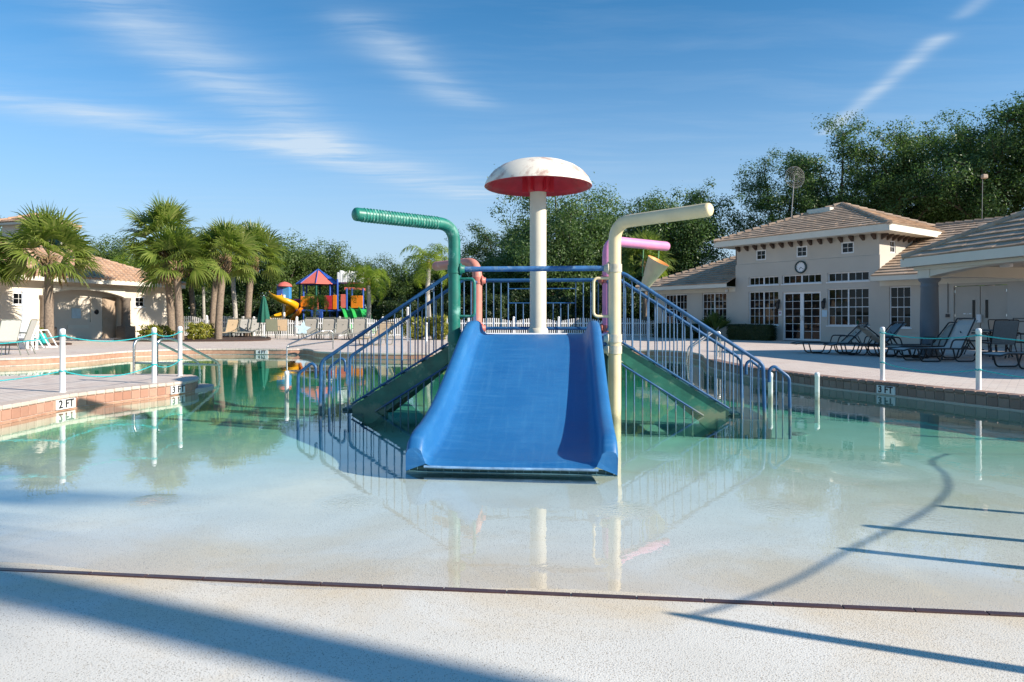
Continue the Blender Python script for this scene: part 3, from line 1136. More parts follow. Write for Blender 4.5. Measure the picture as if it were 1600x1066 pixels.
def make_sabal(seed, trunk_h, r=0.17, n_frond=44, plen=0.85, flen=0.95, lean=(0, 0)):
    q = random.Random(seed)
    tr = MB()
    pts, rs = [], []
    for i in range(15):
        t = i / 14
        pts.append((lean[0] * t * t, lean[1] * t * t, -0.2 + (trunk_h + 0.2) * t))
        rs.append(r * (1.18 - 0.25 * t + (0.10 if i == 0 else 0)) * q.uniform(.95, 1.05))
    tr.tube(pts, rs, 14)
    hub = np.array([lean[0], lean[1], trunk_h + 0.15])
    trunk = tr.mesh('trunk', M['bark_palm'])
    bt = MB()                                                       # cut leaf bases below the crown
    for k in range(46):
        a = k * 2.399
        z = trunk_h - 0.62 + 0.75 * k / 46
        rr = r * 0.95
        p = Vector((lean[0] * .97 + math.cos(a) * rr, lean[1] * .97 + math.sin(a) * rr, z))
        e = p + Vector((math.cos(a) * .15, math.sin(a) * .15, .17))
        bt.tube([p, p.lerp(e, .6) + Vector((0, 0, .02)), e], [.045, .035, .02], 4)
    boots = bt.mesh('leaf_bases', M['leaf_dead'])
    V, F = [], []
    for k in range(n_frond):
        t = k / (n_frond - 1)
        az = k * 2.399963 + q.uniform(-.2, .2)
        el = R(84 - 106 * t ** 0.95 + q.uniform(-8, 8))
        frond_fan(V, F, hub + np.array([0, 0, 0.25 * (1 - t) - 0.1]), az, el, plen * q.uniform(.85, 1.15), flen * q.uniform(.88, 1.12), q, 22, R(q.uniform(150, 200)), 0.22 + 0.42 * t)
    crown = np_mesh('crown', np.array(V), np.array(F), M['leaf_sabal'])
    V, F = [], []
    for k in range(3):
        frond_fan(V, F, hub + np.array([0, 0, -0.1]), q.uniform(0, 6.28), R(q.uniform(-60, -35)), plen * .6, flen * .6, q, 14, R(110), 0.9)
    dead = np_mesh('dry_fronds', np.array(V), np.array(F), M['leaf_dead'])
    return trunk, boots, crown, dead


def plant_sabal(meshes, label, loc, rz=0, sc=1.0, group='sabal palms'):
    t_ = thing('sabal_palm', label, 'palm tree', loc, rz, group)
    t_.scale = (sc, sc, sc)
    for nm, me in zip(('trunk', 'leaf_bases', 'crown', 'dry_fronds'), meshes):
        link(nm, me, t_)
    return t_


def make_queen(seed, trunk_h, r=0.11, n_frond=18, flen=2.1, mat='leaf_queen'):
    """feather palm with arching fronds and hanging leaflets"""
    q = random.Random(seed)
    tr = MB()
    tr.tube([(0.06 * math.sin(i), 0, -0.2 + (trunk_h + 0.2) * i / 8) for i in range(9)], [r * (1.2 - .35 * i / 8) for i in range(9)], 12)
    trunk = tr.mesh('trunk', M['bark_pale'])
    V, F = [], []
    hub = np.array([0.06 * math.sin(8), 0, trunk_h])
    for k in range(n_frond):
        t = k / (n_frond - 1)
        az = k * 2.399963 + q.uniform(-.25, .25)
        el = R(84 - 95 * t + q.uniform(-8, 8))
        L = flen * q.uniform(.85, 1.12)
        ca, sa = math.cos(az), math.sin(az)
        out = np.array([ca, sa, 0.0])
        side = np.array([-sa, ca, 0.0])
        p = hub.copy()
        e = el
        nst = 26
        prev = p.copy()
        for s in range(nst):
            u = s / nst
            dirv = out * math.cos(e) + np.array([0, 0, 1.0]) * math.sin(e)
            nxt = prev + dirv * L / nst
            e -= R(3.2 + 3.6 * u + 1.5 * (1 - t))
            w = 0.014 * (1 - u) + 0.004
            n = len(V)
            V += [prev - side * w, prev + side * w, nxt + side * w, nxt - side * w]
            F.append((n, n + 1, n + 2, n + 3))
            if u > 0.10:
                ll = 0.62 * math.sin(math.pi * min(1, 0.25 + u * 0.75)) ** .7 * q.uniform(.85, 1.15)
                for sg in (-1, 1):
                    for rep in range(2):
                        b0 = prev + (nxt - prev) * q.random()
                        dl = side * sg * q.uniform(.55, .95) + dirv * q.uniform(.15, .55) + np.array([0, 0, q.uniform(-.35, .35)])
                        dl /= np.linalg.norm(dl)
                        m1 = b0 + dl * ll * .45
                        dl2 = dl + np.array([0, 0, -q.uniform(.7, 1.4)])
                        dl2 /= np.linalg.norm(dl2)
                        m2 = m1 + dl2 * ll * .55
                        wv = dirv * 0.017
                        n = len(V)
                        V += [b0 - wv * .5, b0 + wv * .5, m1 + wv, m1 - wv, m2 + wv * .15, m2 - wv * .15]
                        F += [(n, n + 1, n + 2, n + 3), (n + 3, n + 2, n + 4, n + 5)]
            prev = nxt
    crown = np_mesh('crown', np.array(V), np.array(F), M[mat])
    sh = MB()
    sh.lathe([(r * .9, trunk_h - .5), (r * 1.15, trunk_h - .25), (r * .7, trunk_h + .1)], 10, (hub[0], 0))
    shaft = sh.mesh('crownshaft', M['stringer'] if False else M['leaf_yellow'])
    return trunk, shaft, crown


def plant_queen(meshes, label, loc, rz=0, sc=1.0, group='feather palms'):
    t_ = thing('queen_palm', label, 'palm tree', loc, rz, group)
    t_.scale = (sc, sc, sc)
    for nm, me in zip(('trunk', 'crownshaft', 'crown'), meshes):
        link(nm, me, t_)
    return t_


def leaf_blob(seed, sx, sy, sz, n, leaf, mat, box=False):
    """leafy volume sitting on the ground: box hedge or rounded shrub"""
    q = np.random.default_rng(seed)
    if box:
        face = q.uniform(size=n)
        p = q.uniform(-.5, .5, (n, 3))
        k = q.integers(0, 3, n)
        s = q.choice([-0.5, 0.5], n)
        for ax in range(3):
            sel = k == ax
            p[sel, ax] = s[sel] + q.normal(0, .018, sel.sum())
        p[:, 2] = np.where((k == 2), 0.5 + q.normal(0, .02, n), p[:, 2])
        nrm = p * 2 + q.normal(size=(n, 3)) * .6
        pos = (p + np.array([0, 0, .5])) * np.array([sx, sy, sz])
    else:
        d_ = q.normal(size=(n, 3))
        d_ /= np.linalg.norm(d_, axis=1, keepdims=True)
        lob = 1 + 0.22 * np.sin(d_[:, 0] * 7 + seed) * np.cos(d_[:, 1] * 6) + 0.12 * np.sin(d_[:, 2] * 11 + seed)
        rr = q.uniform(.55, 1.0, n) ** .6 * lob
        pos = d_ * rr[:, None] * np.array([sx / 2, sy / 2, sz / 2]) + np.array([0, 0, sz * .48])
        pos[:, 2] = np.maximum(pos[:, 2], 0.01)
        nrm = d_ + q.normal(size=(n, 3)) * .7
    v_, f_ = leaf_quads(pos, nrm, q.uniform(0, 6.28, n), leaf * q.uniform(.7, 1.4, n), leaf * q.uniform(.35, .6, n))
    return np_mesh('foliage', v_, f_, mat)
# ------------------------------------------------------------------ building helpers
def clip_poly(poly, axis, val, keep_greater):
    out = []
    n = len(poly)
    for i in range(n):
        a_, b_ = poly[i], poly[(i + 1) % n]
        da = (a_[axis] - val) * (1 if keep_greater else -1)
        db = (b_[axis] - val) * (1 if keep_greater else -1)
        if da >= 0:
            out.append(a_)
        if (da >= 0) != (db >= 0):
            t = da / (da - db)
            out.append((a_[0] + (b_[0] - a_[0]) * t, a_[1] + (b_[1] - a_[1]) * t))
    return out


def roof_face(parent, pts, mat, course=0.34, tile=0.33, lift=0.05, barrel=False, detailed=True):
    """a sloping roof plane laid in overlapping tile courses; pts[0]->pts[1] is the eave"""
    P = [Vector(p) for p in pts]
    ax = (P[1] - P[0]).normalized()
    nrm = Vector((0, 0, 0))
    for i in range(1, len(P) - 1):
        nrm += (P[i] - P[0]).cross(P[i + 1] - P[0])
    nrm.normalize()
    if nrm.z < 0:
        nrm = -nrm
    up = nrm.cross(ax)
    if up.z < 0:
        up = -up
    poly = [((p - P[0]).dot(ax), (p - P[0]).dot(up)) for p in P]
    under = MB()
    under.add(P, [tuple(range(len(P)))])
    under.build('roof_deck', M['corbel'], parent)
    bmax = max(p[1] for p in poly)
    k = 0
    b0 = 0.0
    while b0 < bmax - 0.02:
        b1 = min(b0 + course, bmax)
        strip = clip_poly(clip_poly(poly, 1, b0, True), 1, b1, False)
        mb = MB()
        if len(strip) >= 3:
            a0, a1 = min(p[0] for p in strip), max(p[0] for p in strip)
            if detailed:
                a = a0 - (tile * 0.5 if k % 2 else 0) - 1e-4
                cells = []
                while a < a1:
                    cells.append((a, a + tile))
                    a += tile
            else:
                cells = [(a0 - 1e-4, a1 + 1e-4)]
            for (c0, c1) in cells:
                cp = clip_poly(clip_poly(strip, 0, c0 + 0.003, True), 0, c1 - 0.003, False)
                if len(cp) < 3:
                    continue
                jit = random.uniform(-0.006, 0.006)
                top = []
                for (u_, w_) in cp:
                    h = lift * (1 - 0.75 * (w_ - b0) / course) + 0.012 + jit
                    top.append(P[0] + ax * u_ + up * (w_ - (0.02 if w_ <= b0 + 1e-6 else 0)) + nrm * h)
                bot = [P[0] + ax * u_ + up * w_ + nrm * 0.002 for (u_, w_) in cp]
                n = len(cp)
                fs = [tuple(range(n))] + [(i, n + i, n + (i + 1) % n, (i + 1) % n) for i in range(n)]
                mb.add(top + bot, fs)
                if barrel:
                    um = (c0 + c1) / 2
                    if clip_poly([(um - .01, b0), (um + .01, b0), (um + .01, b1)], 1, b1, False) and a0 + .1 < um < a1 - .1:
                        q0 = P[0] + ax * um + up * (b0 - .02) + nrm * (lift * .9)
                        q1 = P[0] + ax * um + up * b1 + nrm * (lift * .4)
                        mb.tube([q0, q1], [tile * .27, tile * .24], 6, True, True)
            mb.build('tile_course', mat, parent)
        b0 += course
        k += 1


def ridge_cap(parent, a_, b_, mat, r=0.11):
    a_, b_ = Vector(a_), Vector(b_)
    L = (b_ - a_).length
    n = max(2, int(L / 0.38))
    mb = MB()
    for i in range(n):
        p, q = a_.lerp(b_, i / n), a_.lerp(b_, (i + 1.06) / n)
        mb.tube([p + Vector((0, 0, .035)), q + Vector((0, 0, .012))], [r, r * .82], 8)
    mb.build('ridge_cap', mat, parent)


class Frame:
    """a wall plane: origin, x along the wall, inward direction"""

    def __init__(self, o, x, i):
        self.o, self.x, self.i = Vector(o), Vector(x), Vector(i)

    def p(self, x, d_, z):
        return self.o + self.x * x + self.i * d_ + Vector((0, 0, z))

    def box(self, mb, x0, x1, d0, d1, z0, z1):
        vs_ = [self.p(x, d_, z) for z in (z0, z1) for d_ in (d0, d1) for x in (x0, x1)]
        mb.add(vs_, ((0, 2, 3, 1), (4, 5, 7, 6), (0, 1, 5, 4), (2, 6, 7, 3), (0, 4, 6, 2), (1, 3, 7, 5)))

    @property
    def ang(self):
        return math.atan2(self.x.y, self.x.x)


def wall_mesh(mb, fr, x0, x1, z0, z1, holes=(), depth=0.14):
    xs_ = sorted({x0, x1, *[h[0] for h in holes], *[h[1] for h in holes]})
    zs_ = sorted({z0, z1, *[h[2] for h in holes], *[h[3] for h in holes]})
    for i in range(len(xs_) - 1):
        for j in range(len(zs_) - 1):
            mx, mz = (xs_[i] + xs_[i + 1]) / 2, (zs_[j] + zs_[j + 1]) / 2
            if any(h[0] < mx < h[1] and h[2] < mz < h[3] for h in holes):
                continue
            mb.quad(fr.p(xs_[i], 0, zs_[j]), fr.p(xs_[i + 1], 0, zs_[j]), fr.p(xs_[i + 1], 0, zs_[j + 1]), fr.p(xs_[i], 0, zs_[j + 1]))
    for (a_, b_, c_, d_) in holes:
        mb.quad(fr.p(a_, 0, c_), fr.p(a_, 0, d_), fr.p(a_, depth, d_), fr.p(a_, depth, c_))
        mb.quad(fr.p(b_, 0, d_), fr.p(b_, 0, c_), fr.p(b_, depth, c_), fr.p(b_, depth, d_))
        mb.quad(fr.p(a_, 0, d_), fr.p(b_, 0, d_), fr.p(b_, depth, d_), fr.p(a_, depth, d_))
        mb.quad(fr.p(b_, 0, c_), fr.p(a_, 0, c_), fr.p(a_, depth, c_), fr.p(b_, depth, c_))


pane_mb = MB()
pane_mb.quad((-0.5, 0, -0.5), (0.5, 0, -0.5), (0.5, 0, 0.5), (-0.5, 0, 0.5))
PANE = pane_mb.mesh('pane', M['glass'])


def window(parent, fr, x0, x1, z0, z1, units, cols, rows, depth=0.10, name='window', fw=0.042, mw=0.015, meeting=True, sill=True, mat='white_paint'):
    """multi-light window: white frame with glazing bars, every pane its own piece"""
    mb = MB()
    d0, d1 = depth - 0.035, depth + 0.03
    fr.box(mb, x0, x0 + fw, d0, d1, z0, z1)
    fr.box(mb, x1 - fw, x1, d0, d1, z0, z1)
    fr.box(mb, x0 + fw, x1 - fw, d0, d1, z1 - fw, z1)
    fr.box(mb, x0 + fw, x1 - fw, d0, d1, z0, z0 + fw)
    uw = (x1 - x0 - fw * 2 - fw * 1.4 * (units - 1)) / units
    cells = []
    for u in range(units):
        ux = x0 + fw + u * (uw + fw * 1.4)
        if u:
            fr.box(mb, ux - fw * 1.4, ux, d0 - 0.004, d1, z0 + fw, z1 - fw)
        H = z1 - z0 - 2 * fw
        for c in range(1, cols):
            xx = ux + uw * c / cols
            fr.box(mb, xx - mw / 2, xx + mw / 2, d0 + 0.012, d1 - 0.01, z0 + fw, z1 - fw)
        for r_ in range(1, rows):
            zz = z0 + fw + H * r_ / rows
            w = mw * (2.0 if (meeting and rows % 2 == 0 and r_ == rows // 2 and rows > 2) else 1)
            fr.box(mb, ux, ux + uw, d0 + 0.010, d1 - 0.008, zz - w / 2, zz + w / 2)
        for c in range(cols):
            for r_ in range(rows):
                cells.append((ux + uw * (c + .5) / cols, z0 + fw + H * (r_ + .5) / rows, uw / cols, H / rows))
    if sill:
        fr.box(mb, x0 - 0.05, x1 + 0.05, -0.045, depth, z0 - 0.05, z0 - 0.002)
    wd = mb.build(name, M[mat], parent)
    for (cxx, czz, w, h) in cells:
        p = link('pane', PANE, wd, fr.p(cxx, depth, czz))
        p.rotation_euler = (random.uniform(-.006, .006), 0, fr.ang + random.uniform(-.006, .006))
        p.scale = (w, 1, h)
    return wd


# ------------------------------------------------------------------ clubhouse
cb = thing('clubhouse', 'long taupe stucco clubhouse with square tower, clock and brown tile roofs', 'building', (13.13, 31.0, 0.2), math.atan2(-0.811, 0.585))
F0 = Frame((0, 0, 0), (1, 0, 0), (0, 1, 0))
ground_holes = [(-2.75, -1.15, 0.72, 2.32), (-2.75, -1.15, 2.62, 3.02), (-0.93, 0.93, 0.0, 2.24), (-0.95, 0.95, 2.62, 3.02), (1.25, 3.05, 0.72, 2.32), (1.25, 3.05, 2.62, 3.02)]
up_holes = [(-2.38, -1.83, 3.82, 4.32), (-0.27, 0.27, 3.82, 4.32), (1.83, 2.40, 3.82, 4.32)]
w = MB()
wall_mesh(w, F0, -3.5, 3.5, -0.1, 3.66, ground_holes, 0.16)
F0u = Frame((0, 0.035, 0), (1, 0, 0), (0, 1, 0))
wall_mesh(w, F0u, -3.465, 3.465, 3.66, 4.62, up_holes, 0.12)
w.quad((-3.5, 0, 3.66), (3.5, 0, 3.66), (3.465, 0.035, 3.68), (-3.465, 0.035, 3.68))
FS = Frame((3.5, 0, 0), (0, 1, 0), (-1, 0, 0))
wall_mesh(w, FS, 0, 7, -0.1, 3.66, [], 0.1)
FSu = Frame((3.465, 0, 0), (0, 1, 0), (-1, 0, 0))
wall_mesh(w, FSu, 0.035, 7, 3.66, 4.62, [(0.95, 1.42, 3.80, 4.32)], 0.1)
FL = Frame((-3.5, 7, 0), (0, -1, 0), (1, 0, 0))
wall_mesh(w, FL, 0, 7, -0.1, 4.62, [], 0.1)
w.quad((3.5, 7, -0.1), (-3.5, 7, -0.1), (-3.5, 7, 4.62), (3.5, 7, 4.62))
w.build('tower_wall', M['wall_taupe'], cb)
window(cb, F0, -2.75, -1.15, 0.72, 2.32, 2, 3, 4)
window(cb, F0, 1.25, 3.05, 0.72, 2.32, 2, 3, 4)
for (a_, b_) in ((-2.75, -1.15), (-0.95, 0.95), (1.25, 3.05)):
    window(cb, F0, a_, b_, 2.62, 3.02, 2, 3, 1, name='transom_window')
for (a_, b_, c_, d_) in up_holes:
    window(cb, F0u, a_, b_, c_, d_, 1, 2, 2, 0.06, name='square_window', fw=0.06, sill=False)
window(cb, FSu, 0.95, 1.42, 3.80, 4.32, 1, 2, 2, 0.06, name='square_window', fw=0.05, sill=False)
# recessed panel line below the large windows
pl = MB()
for (a_, b_) in ((-2.85, -1.05), (1.15, 3.15)):
    F0.box(pl, a_, b_, -0.02, 0.0, 0.50, 0.55)
pl.build('sill_band', M['wall_taupe'], cb)
# french doors
dr = window(cb, F0, -0.93, 0.0, 0.02, 2.24, 1, 2, 6, 0.10, 'door', 0.085, 0.017, False, False)
dr2 = window(cb, F0, 0.0, 0.93, 0.02, 2.24, 1, 2, 6, 0.10, 'door', 0.085, 0.017, False, False)
for dd, x in ((dr, -0.06), (dr2, 0.06)):
    h = MB()
    h.tube(arc_path([F0.p(x, 0.065, 0.95), F0.p(x, 0.02, 0.95), F0.p(x, 0.02, 1.15), F0.p(x, 0.065, 1.15)], 0.02, 4), 0.012, 6)
    h.build('handle', M['steel'], dd)
# wall lanterns either side of the doors
for x in (-1.10, 1.12):
    ln = MB()
    ln.bbox(x - .05, x + .05, -.03, 0, 1.72, 1.92, .01)
    ln.tube(arc_path([(x, -.02, 1.86), (x, -.13, 1.90), (x, -.13, 1.80)], .05, 4), .012, 6)
    ln.lathe([(0.0, 1.84), (0.10, 1.76), (0.085, 1.74), (0.075, 1.52), (0.045, 1.46), (0.0, 1.44)], 8, (x, -.13), False)
    ln.build('wall_lantern', M['black'], cb)
sg = MB()
sg.bbox(-1.13, -0.97, -.02, -.003, 1.16, 1.38, .004)
s1 = sg.build('sign', M['white_paint'], cb)
s1['label'] = 'small white sign with a pink symbol beside the doors'
hrt = MB()
hrt.lathe([(0.018, 0), (0.05, 0), (0.05, 0.003), (0.018, 0.003), (0.018, 0)], 16, M=Matrix.Translation((-1.05, -0.021, 1.29)) @ Matrix.Rotation(R(90), 4, 'X'))
hrt.build('symbol', M['sign_pink'], s1)
sg = MB()
sg.bbox(1.0, 1.24, -.02, -.003, 1.10, 1.40, .004)
s2 = sg.build('sign', M['sign_blue'], cb)
s2['label'] = 'pale blue notice beside the doors'
# clock
ck = MB()
CM = Matrix.Translation((0, 0, 3.36)) @ Matrix.Rotation(R(90), 4, 'X')
ck.lathe([(0.225, 0.02), (0.225, 0.075), (0.245, 0.09), (0.28, 0.075), (0.29, 0.0)], 32, M=CM)
ckf = ck.build('clock', plain('dark_green_rim', (0.03, 0.06, 0.06), 0.4), cb)
ckf['label'] = 'round wall clock with dark green rim'
cf = MB()
cf.lathe([(0.0, 0.03), (0.225, 0.03)], 32, M=CM)
cf.build('clock_face', M['white_paint'], ckf)
ch = MB()
for (ang, L, wd) in ((R(215), .12, .012), (R(128), .17, .008)):
    a_ = Vector((0, -0.037, 3.36))
    b_ = a_ + Vector((math.sin(ang) * L, 0, math.cos(ang) * L))
    ch.tube([a_, b_], wd, 4)
for k in range(12):
    a_ = R(30 * k)
    ch.tube([Vector((math.sin(a_) * .175, -0.034, 3.36 + math.cos(a_) * .175)), Vector((math.sin(a_) * .205, -0.034, 3.36 + math.cos(a_) * .205))], .007, 4)
ch.build('clock_hands', M['black'], ckf)
# corbels
cm_ = MB()
cm_.add([(-.055, 0, 0), (.055, 0, 0), (.055, -.26, 0), (-.055, -.26, 0), (-.055, -.26, -.08), (.055, -.26, -.08), (-.055, -.12, -.17), (.055, -.12, -.17), (-.055, 0, -.24), (.055, 0, -.24)],
        [(0, 1, 2, 3), (3, 2, 5, 4), (4, 5, 7, 6), (6, 7, 9, 8), (0, 3, 4, 6, 8), (1, 9, 7, 5, 2)])
cmesh = cm_.mesh('corbel', M['corbel'])
for k in range(15):
    link('corbel', cmesh, cb, (-3.3 + k * 0.47, 0.035, 4.55))
for k in range(12):
    link('corbel', cmesh, cb, (3.465, 0.22 + k * 0.47, 4.55), R(90))
# tower eave and roof
ev = 4.2
e = MB()
e.box(-ev, ev, -0.7, 7.7, 4.55, 4.60)
e.build('soffit', M['trim'], cb)
e = MB()
for (x0, x1, y0, y1) in ((-ev - .03, ev + .03, -0.73, -0.70), (-ev - .03, ev + .03, 7.70, 7.73), (-ev - .03, -ev, -0.70, 7.70), (ev, ev + .03, -0.70, 7.70)):
    e.box(x0, x1, y0, y1, 4.55, 4.83)
e.build('fascia', M['trim'], cb)
ap = (0, 3.5, 6.55)
roof_face(cb, [(-4.24, -0.74, 4.82), (4.24, -0.74, 4.82), ap], M['tile_brown'])
roof_face(cb, [(4.24, -0.74, 4.82), (4.24, 7.74, 4.82), ap], M['tile_brown'])
roof_face(cb, [(4.24, 7.74, 4.82), (-4.24, 7.74, 4.82), ap], M['tile_brown'], detailed=False)
roof_face(cb, [(-4.24, 7.74, 4.82), (-4.24, -0.74, 4.82), ap], M['tile_brown'], detailed=False)
for c_ in ((-4.24, -0.74, 4.82), (4.24, -0.74, 4.82), (4.24, 7.74, 4.82), (-4.24, 7.74, 4.82)):
    ridge_cap(cb, c_, ap, M['tile_brown'])
rv = MB()
rv.bbox(-1.15, 0.05, 2.35, 2.75, 6.05, 6.32, .03)
rv.build('roof_vent', M['trim'], cb)

# wings
WE = 2.74
SL = 0.425
RZ = WE + SL * 5.9
w = MB()
wl_holes = [(-5.55, -4.05, 0.72, 2.32), (-8.05, -6.55, 0.72, 2.32)]
wall_mesh(w, F0, -8.8, -3.5, -0.1, 2.58, wl_holes, 0.14)
wall_mesh(w, Frame((-8.8, 10.4, 0), (0, -1, 0), (1, 0, 0)), 0, 10.4, -0.1, 2.58, [], .1)
wr_holes = [(3.87, 4.70, 0.66, 2.32), (6.24, 7.98, -0.1, 2.26), (8.55, 9.4, 1.15, 2.25)]
wall_mesh(w, F0, 3.5, 19, -0.1, 2.58, wr_holes, 0.14)
w.quad((19, 0, -.1), (19, 10.4, -.1), (19, 10.4, 2.58), (19, 0, 2.58))
w.quad((19, 10.4, -.1), (-8.8, 10.4, -.1), (-8.8, 10.4, 2.58), (19, 10.4, 2.58))
w.build('wing_wall', M['wall_taupe'], cb)
window(cb, F0, -5.55, -4.05, 0.72, 2.32, 2, 3, 4)
window(cb, F0, -8.05, -6.55, 0.72, 2.32, 2, 3, 4)
window(cb, F0, 3.87, 4.70, 0.66, 2.32, 1, 3, 4)
window(cb, F0, 8.55, 9.4, 1.15, 2.25, 1, 2, 2)
bd = MB()
F0.box(bd, 3.6, 4.95, -0.02, 0, 0.45, 0.50)
bd.build('sill_band', M['wall_taupe'], cb)
for (x0, x1) in ((-9.5, -3.5), (3.5, 19.7)):
    e = MB()
    e.box(x0, x1, -0.70, 0.0, 2.56, 2.60)
    e.build('soffit', M['trim'], cb)
    e = MB()
    e.box(x0 - .03, x1, -0.73, -0.70, 2.55, WE)
    if x0 < 0:
        e.box(x0 - .03, x0, -0.70, 11.1, 2.55, WE)
    e.build('fascia', M['trim'], cb)
    e = MB()
    e.box(max(x0, -8.8), min(x1, 19), -0.03, 0.0, 2.36, 2.56)
    e.build('frieze', M['trim'], cb)
roof_face(cb, [(-9.54, -0.74, WE), (-3.5, -0.74, WE), (-3.5, 5.2, RZ), (-3.62, 5.2, RZ)], M['tile_brown'])
roof_face(cb, [(-9.54, 11.1, WE), (-9.54, -0.74, WE), (-3.62, 5.2, RZ)], M['tile_brown'], detailed=False)
roof_face(cb, [(3.5, -0.74, WE), (19.7, -0.74, WE), (19.7, 5.2, RZ), (3.5, 5.2, RZ)], M['tile_brown'])
roof_face(cb, [(19.7, 11.14, WE), (-9.54, 11.14, WE), (-3.62, 5.2, RZ), (19.7, 5.2, RZ)], M['tile_brown'], detailed=False)
ridge_cap(cb, (-9.54, -0.74, WE), (-3.62, 5.2, RZ), M['tile_brown'])
ridge_cap(cb, (3.5, 5.2, RZ), (19.7, 5.2, RZ), M['tile_brown'])
vp = MB()
vp.tube([(7.0, 4.0, RZ - .6), (7.0, 4.0, RZ + .05)], 0.04, 8)
vp.build('vent_pipe', M['tile_peach'], cb)
fl = MB()
fl.lathe([(0, 2.50), (.06, 2.47), (.075, 2.40), (.05, 2.34), (0, 2.32)], 10, (-3.95, -.12))
fl.build('flood_light', M['white_paint'], cb)
# double service doors under the porch
for (a_, b_, lx) in ((6.24, 7.11, 6.90), (7.11, 7.98, 7.32)):
    dm = MB()
    F0.box(dm, a_ + .012, b_ - .012, 0.05, 0.10, -0.05, 2.24)
    dd = dm.build('service_door', M['door_taupe'], cb)
    lm = MB()
    F0.box(lm, lx - .045, lx + .045, 0.036, 0.049, 1.05, 1.72)
    lm.build('glass_strip', M['glass'], dd)
    lm = MB()
    for zz in (0.25, 1.1, 2.0):
        F0.box(lm, (a_ + .02) if a_ < 6.5 else (b_ - .05), (a_ + .05) if a_ < 6.5 else (b_ - .02), 0.035, 0.05, zz, zz + .1)
    lm.build('hinge', M['steel'], dd)
nm = MB()
F0.box(nm, 6.55, 6.63, 0.046, 0.049, 1.19, 1.23)
F0.box(nm, 6.66, 6.72, 0.046, 0.049, 1.19, 1.21)
F0.box(nm, 6.74, 6.82, 0.046, 0.049, 1.19, 1.23)
nm.build('door_marking', M['white_paint'], cb)
tw = MB()
F0.box(tw, 7.02, 7.16, -0.06, 0.045, 0.88, 1.18)
tw.build('lock_box', M['white_paint'], cb)
cd = MB()
cd.tube([(6.05, -.02, 2.4), (6.05, -.02, 1.25)], .012, 6)
F0.box(cd, 5.98, 6.10, -0.06, 0, 1.08, 1.20)
cd.build('conduit', M['black'], cb)
fm = MB()
F0.box(fm, 8.15, 9.4, -0.02, -0.002, 0.92, 1.05)
fms = fm.build('sign', M['sign_ink'], cb)
fm = MB()
F0.box(fm, 8.18, 9.37, -0.024, -0.021, 0.945, 1.025)
fm.build('sign_panel', M['door_taupe'], fms)

# porch roof, set at an angle in front of the right wing (built in world coordinates)
cb_inv = (Matrix.Translation(cb.location) @ Matrix.Rotation(cb.rotation_euler.z, 4, 'Z')).inverted()
PC, PE, PF = Vector((11.2, 19.6, 0)), Vector((0.19, -0.982, 0)), Vector((0.982, 0.19, 0))


def pw_(q_, w_, z):
    return cb_inv @ (PC + PE * q_ + PF * w_ + Vector((0, 0, z)))


def pbox(mb, q0, q1, w0, w1, z0, z1):
    mb.add([pw_(q_, w_, z) for z in (z0, z1) for w_ in (w0, w1) for q_ in (q0, q1)],
           ((0, 2, 3, 1), (4, 5, 7, 6), (0, 1, 5, 4), (2, 6, 7, 3), (0, 4, 6, 2), (1, 3, 7, 5)))


PS = 0.52
roof_face(cb, [pw_(0, 0, 2.94), pw_(10, 0, 2.94), pw_(10, 3.6, 2.94 + PS * 3.6), pw_(3.6, 3.6, 2.94 + PS * 3.6)], M['tile_brown'])
roof_face(cb, [pw_(0, 8.2, 2.94), pw_(0, 0, 2.94), pw_(3.6, 3.6, 2.94 + PS * 3.6), pw_(3.6, 6.0, 2.94 + PS * 3.6)], M['tile_brown'], detailed=False)
roof_face(cb, [pw_(10, 7.2, 2.94), pw_(3.6, 7.2, 2.94), pw_(3.6, 3.6, 2.94 + PS * 3.6), pw_(10, 3.6, 2.94 + PS * 3.6)], M['tile_brown'], detailed=False)
ridge_cap(cb, pw_(0, 0, 2.94), pw_(3.6, 3.6, 2.94 + PS * 3.6), M['tile_brown'], 0.12)
e = MB()
pbox(e, -.03, 10, -.03, 0.0, 2.70, 2.94)
pbox(e, -.03, 0.0, 0.0, 8.2, 2.70, 2.94)
e.build('fascia', M['trim'], cb)
e = MB()
pbox(e, 0, 10, 0, 8.2, 2.70, 2.745)
e.build('porch_ceiling', M['wall_taupe'], cb)
# arched beam between porch columns
bm_ = MB()
for (q0, q1) in ((0.5, 6.0), (6.0, 10.0)):
    n = 20
    for k in range(n):
        a0, a1 = q0 + (q1 - q0) * k / n, q0 + (q1 - q0) * (k + 1) / n
        z0, z1 = 2.36 + 0.24 * math.sin(math.pi * k / n) ** .8, 2.36 + 0.24 * math.sin(math.pi * (k + 1) / n) ** .8
        A = [pw_(a0, .27, z0), pw_(a1, .27, z1), pw_(a1, .27, 2.70), pw_(a0, .27, 2.70)]
        B = [pw_(a0, .63, z0), pw_(a1, .63, z1), pw_(a1, .63, 2.70), pw_(a0, .63, 2.70)]
        bm_.quad(*A)
        bm_.quad(B[1], B[0], B[3], B[2])
        bm_.quad(A[1], A[0], B[0], B[1])
pbox(bm_, 0.29, 0.71, 0.25, 0.65, 2.36, 2.698)
pbox(bm_, 0.32, 0.68, 0.65, 7.0, 2.40, 2.698)
bm_.build('porch_beam', M['trim'], cb)
bm_ = MB()
pbox(bm_, 0.2, 9.5, 0.20, 0.268, 2.60, 2.698)
bm_.build('beam_moulding', M['trim'], cb)
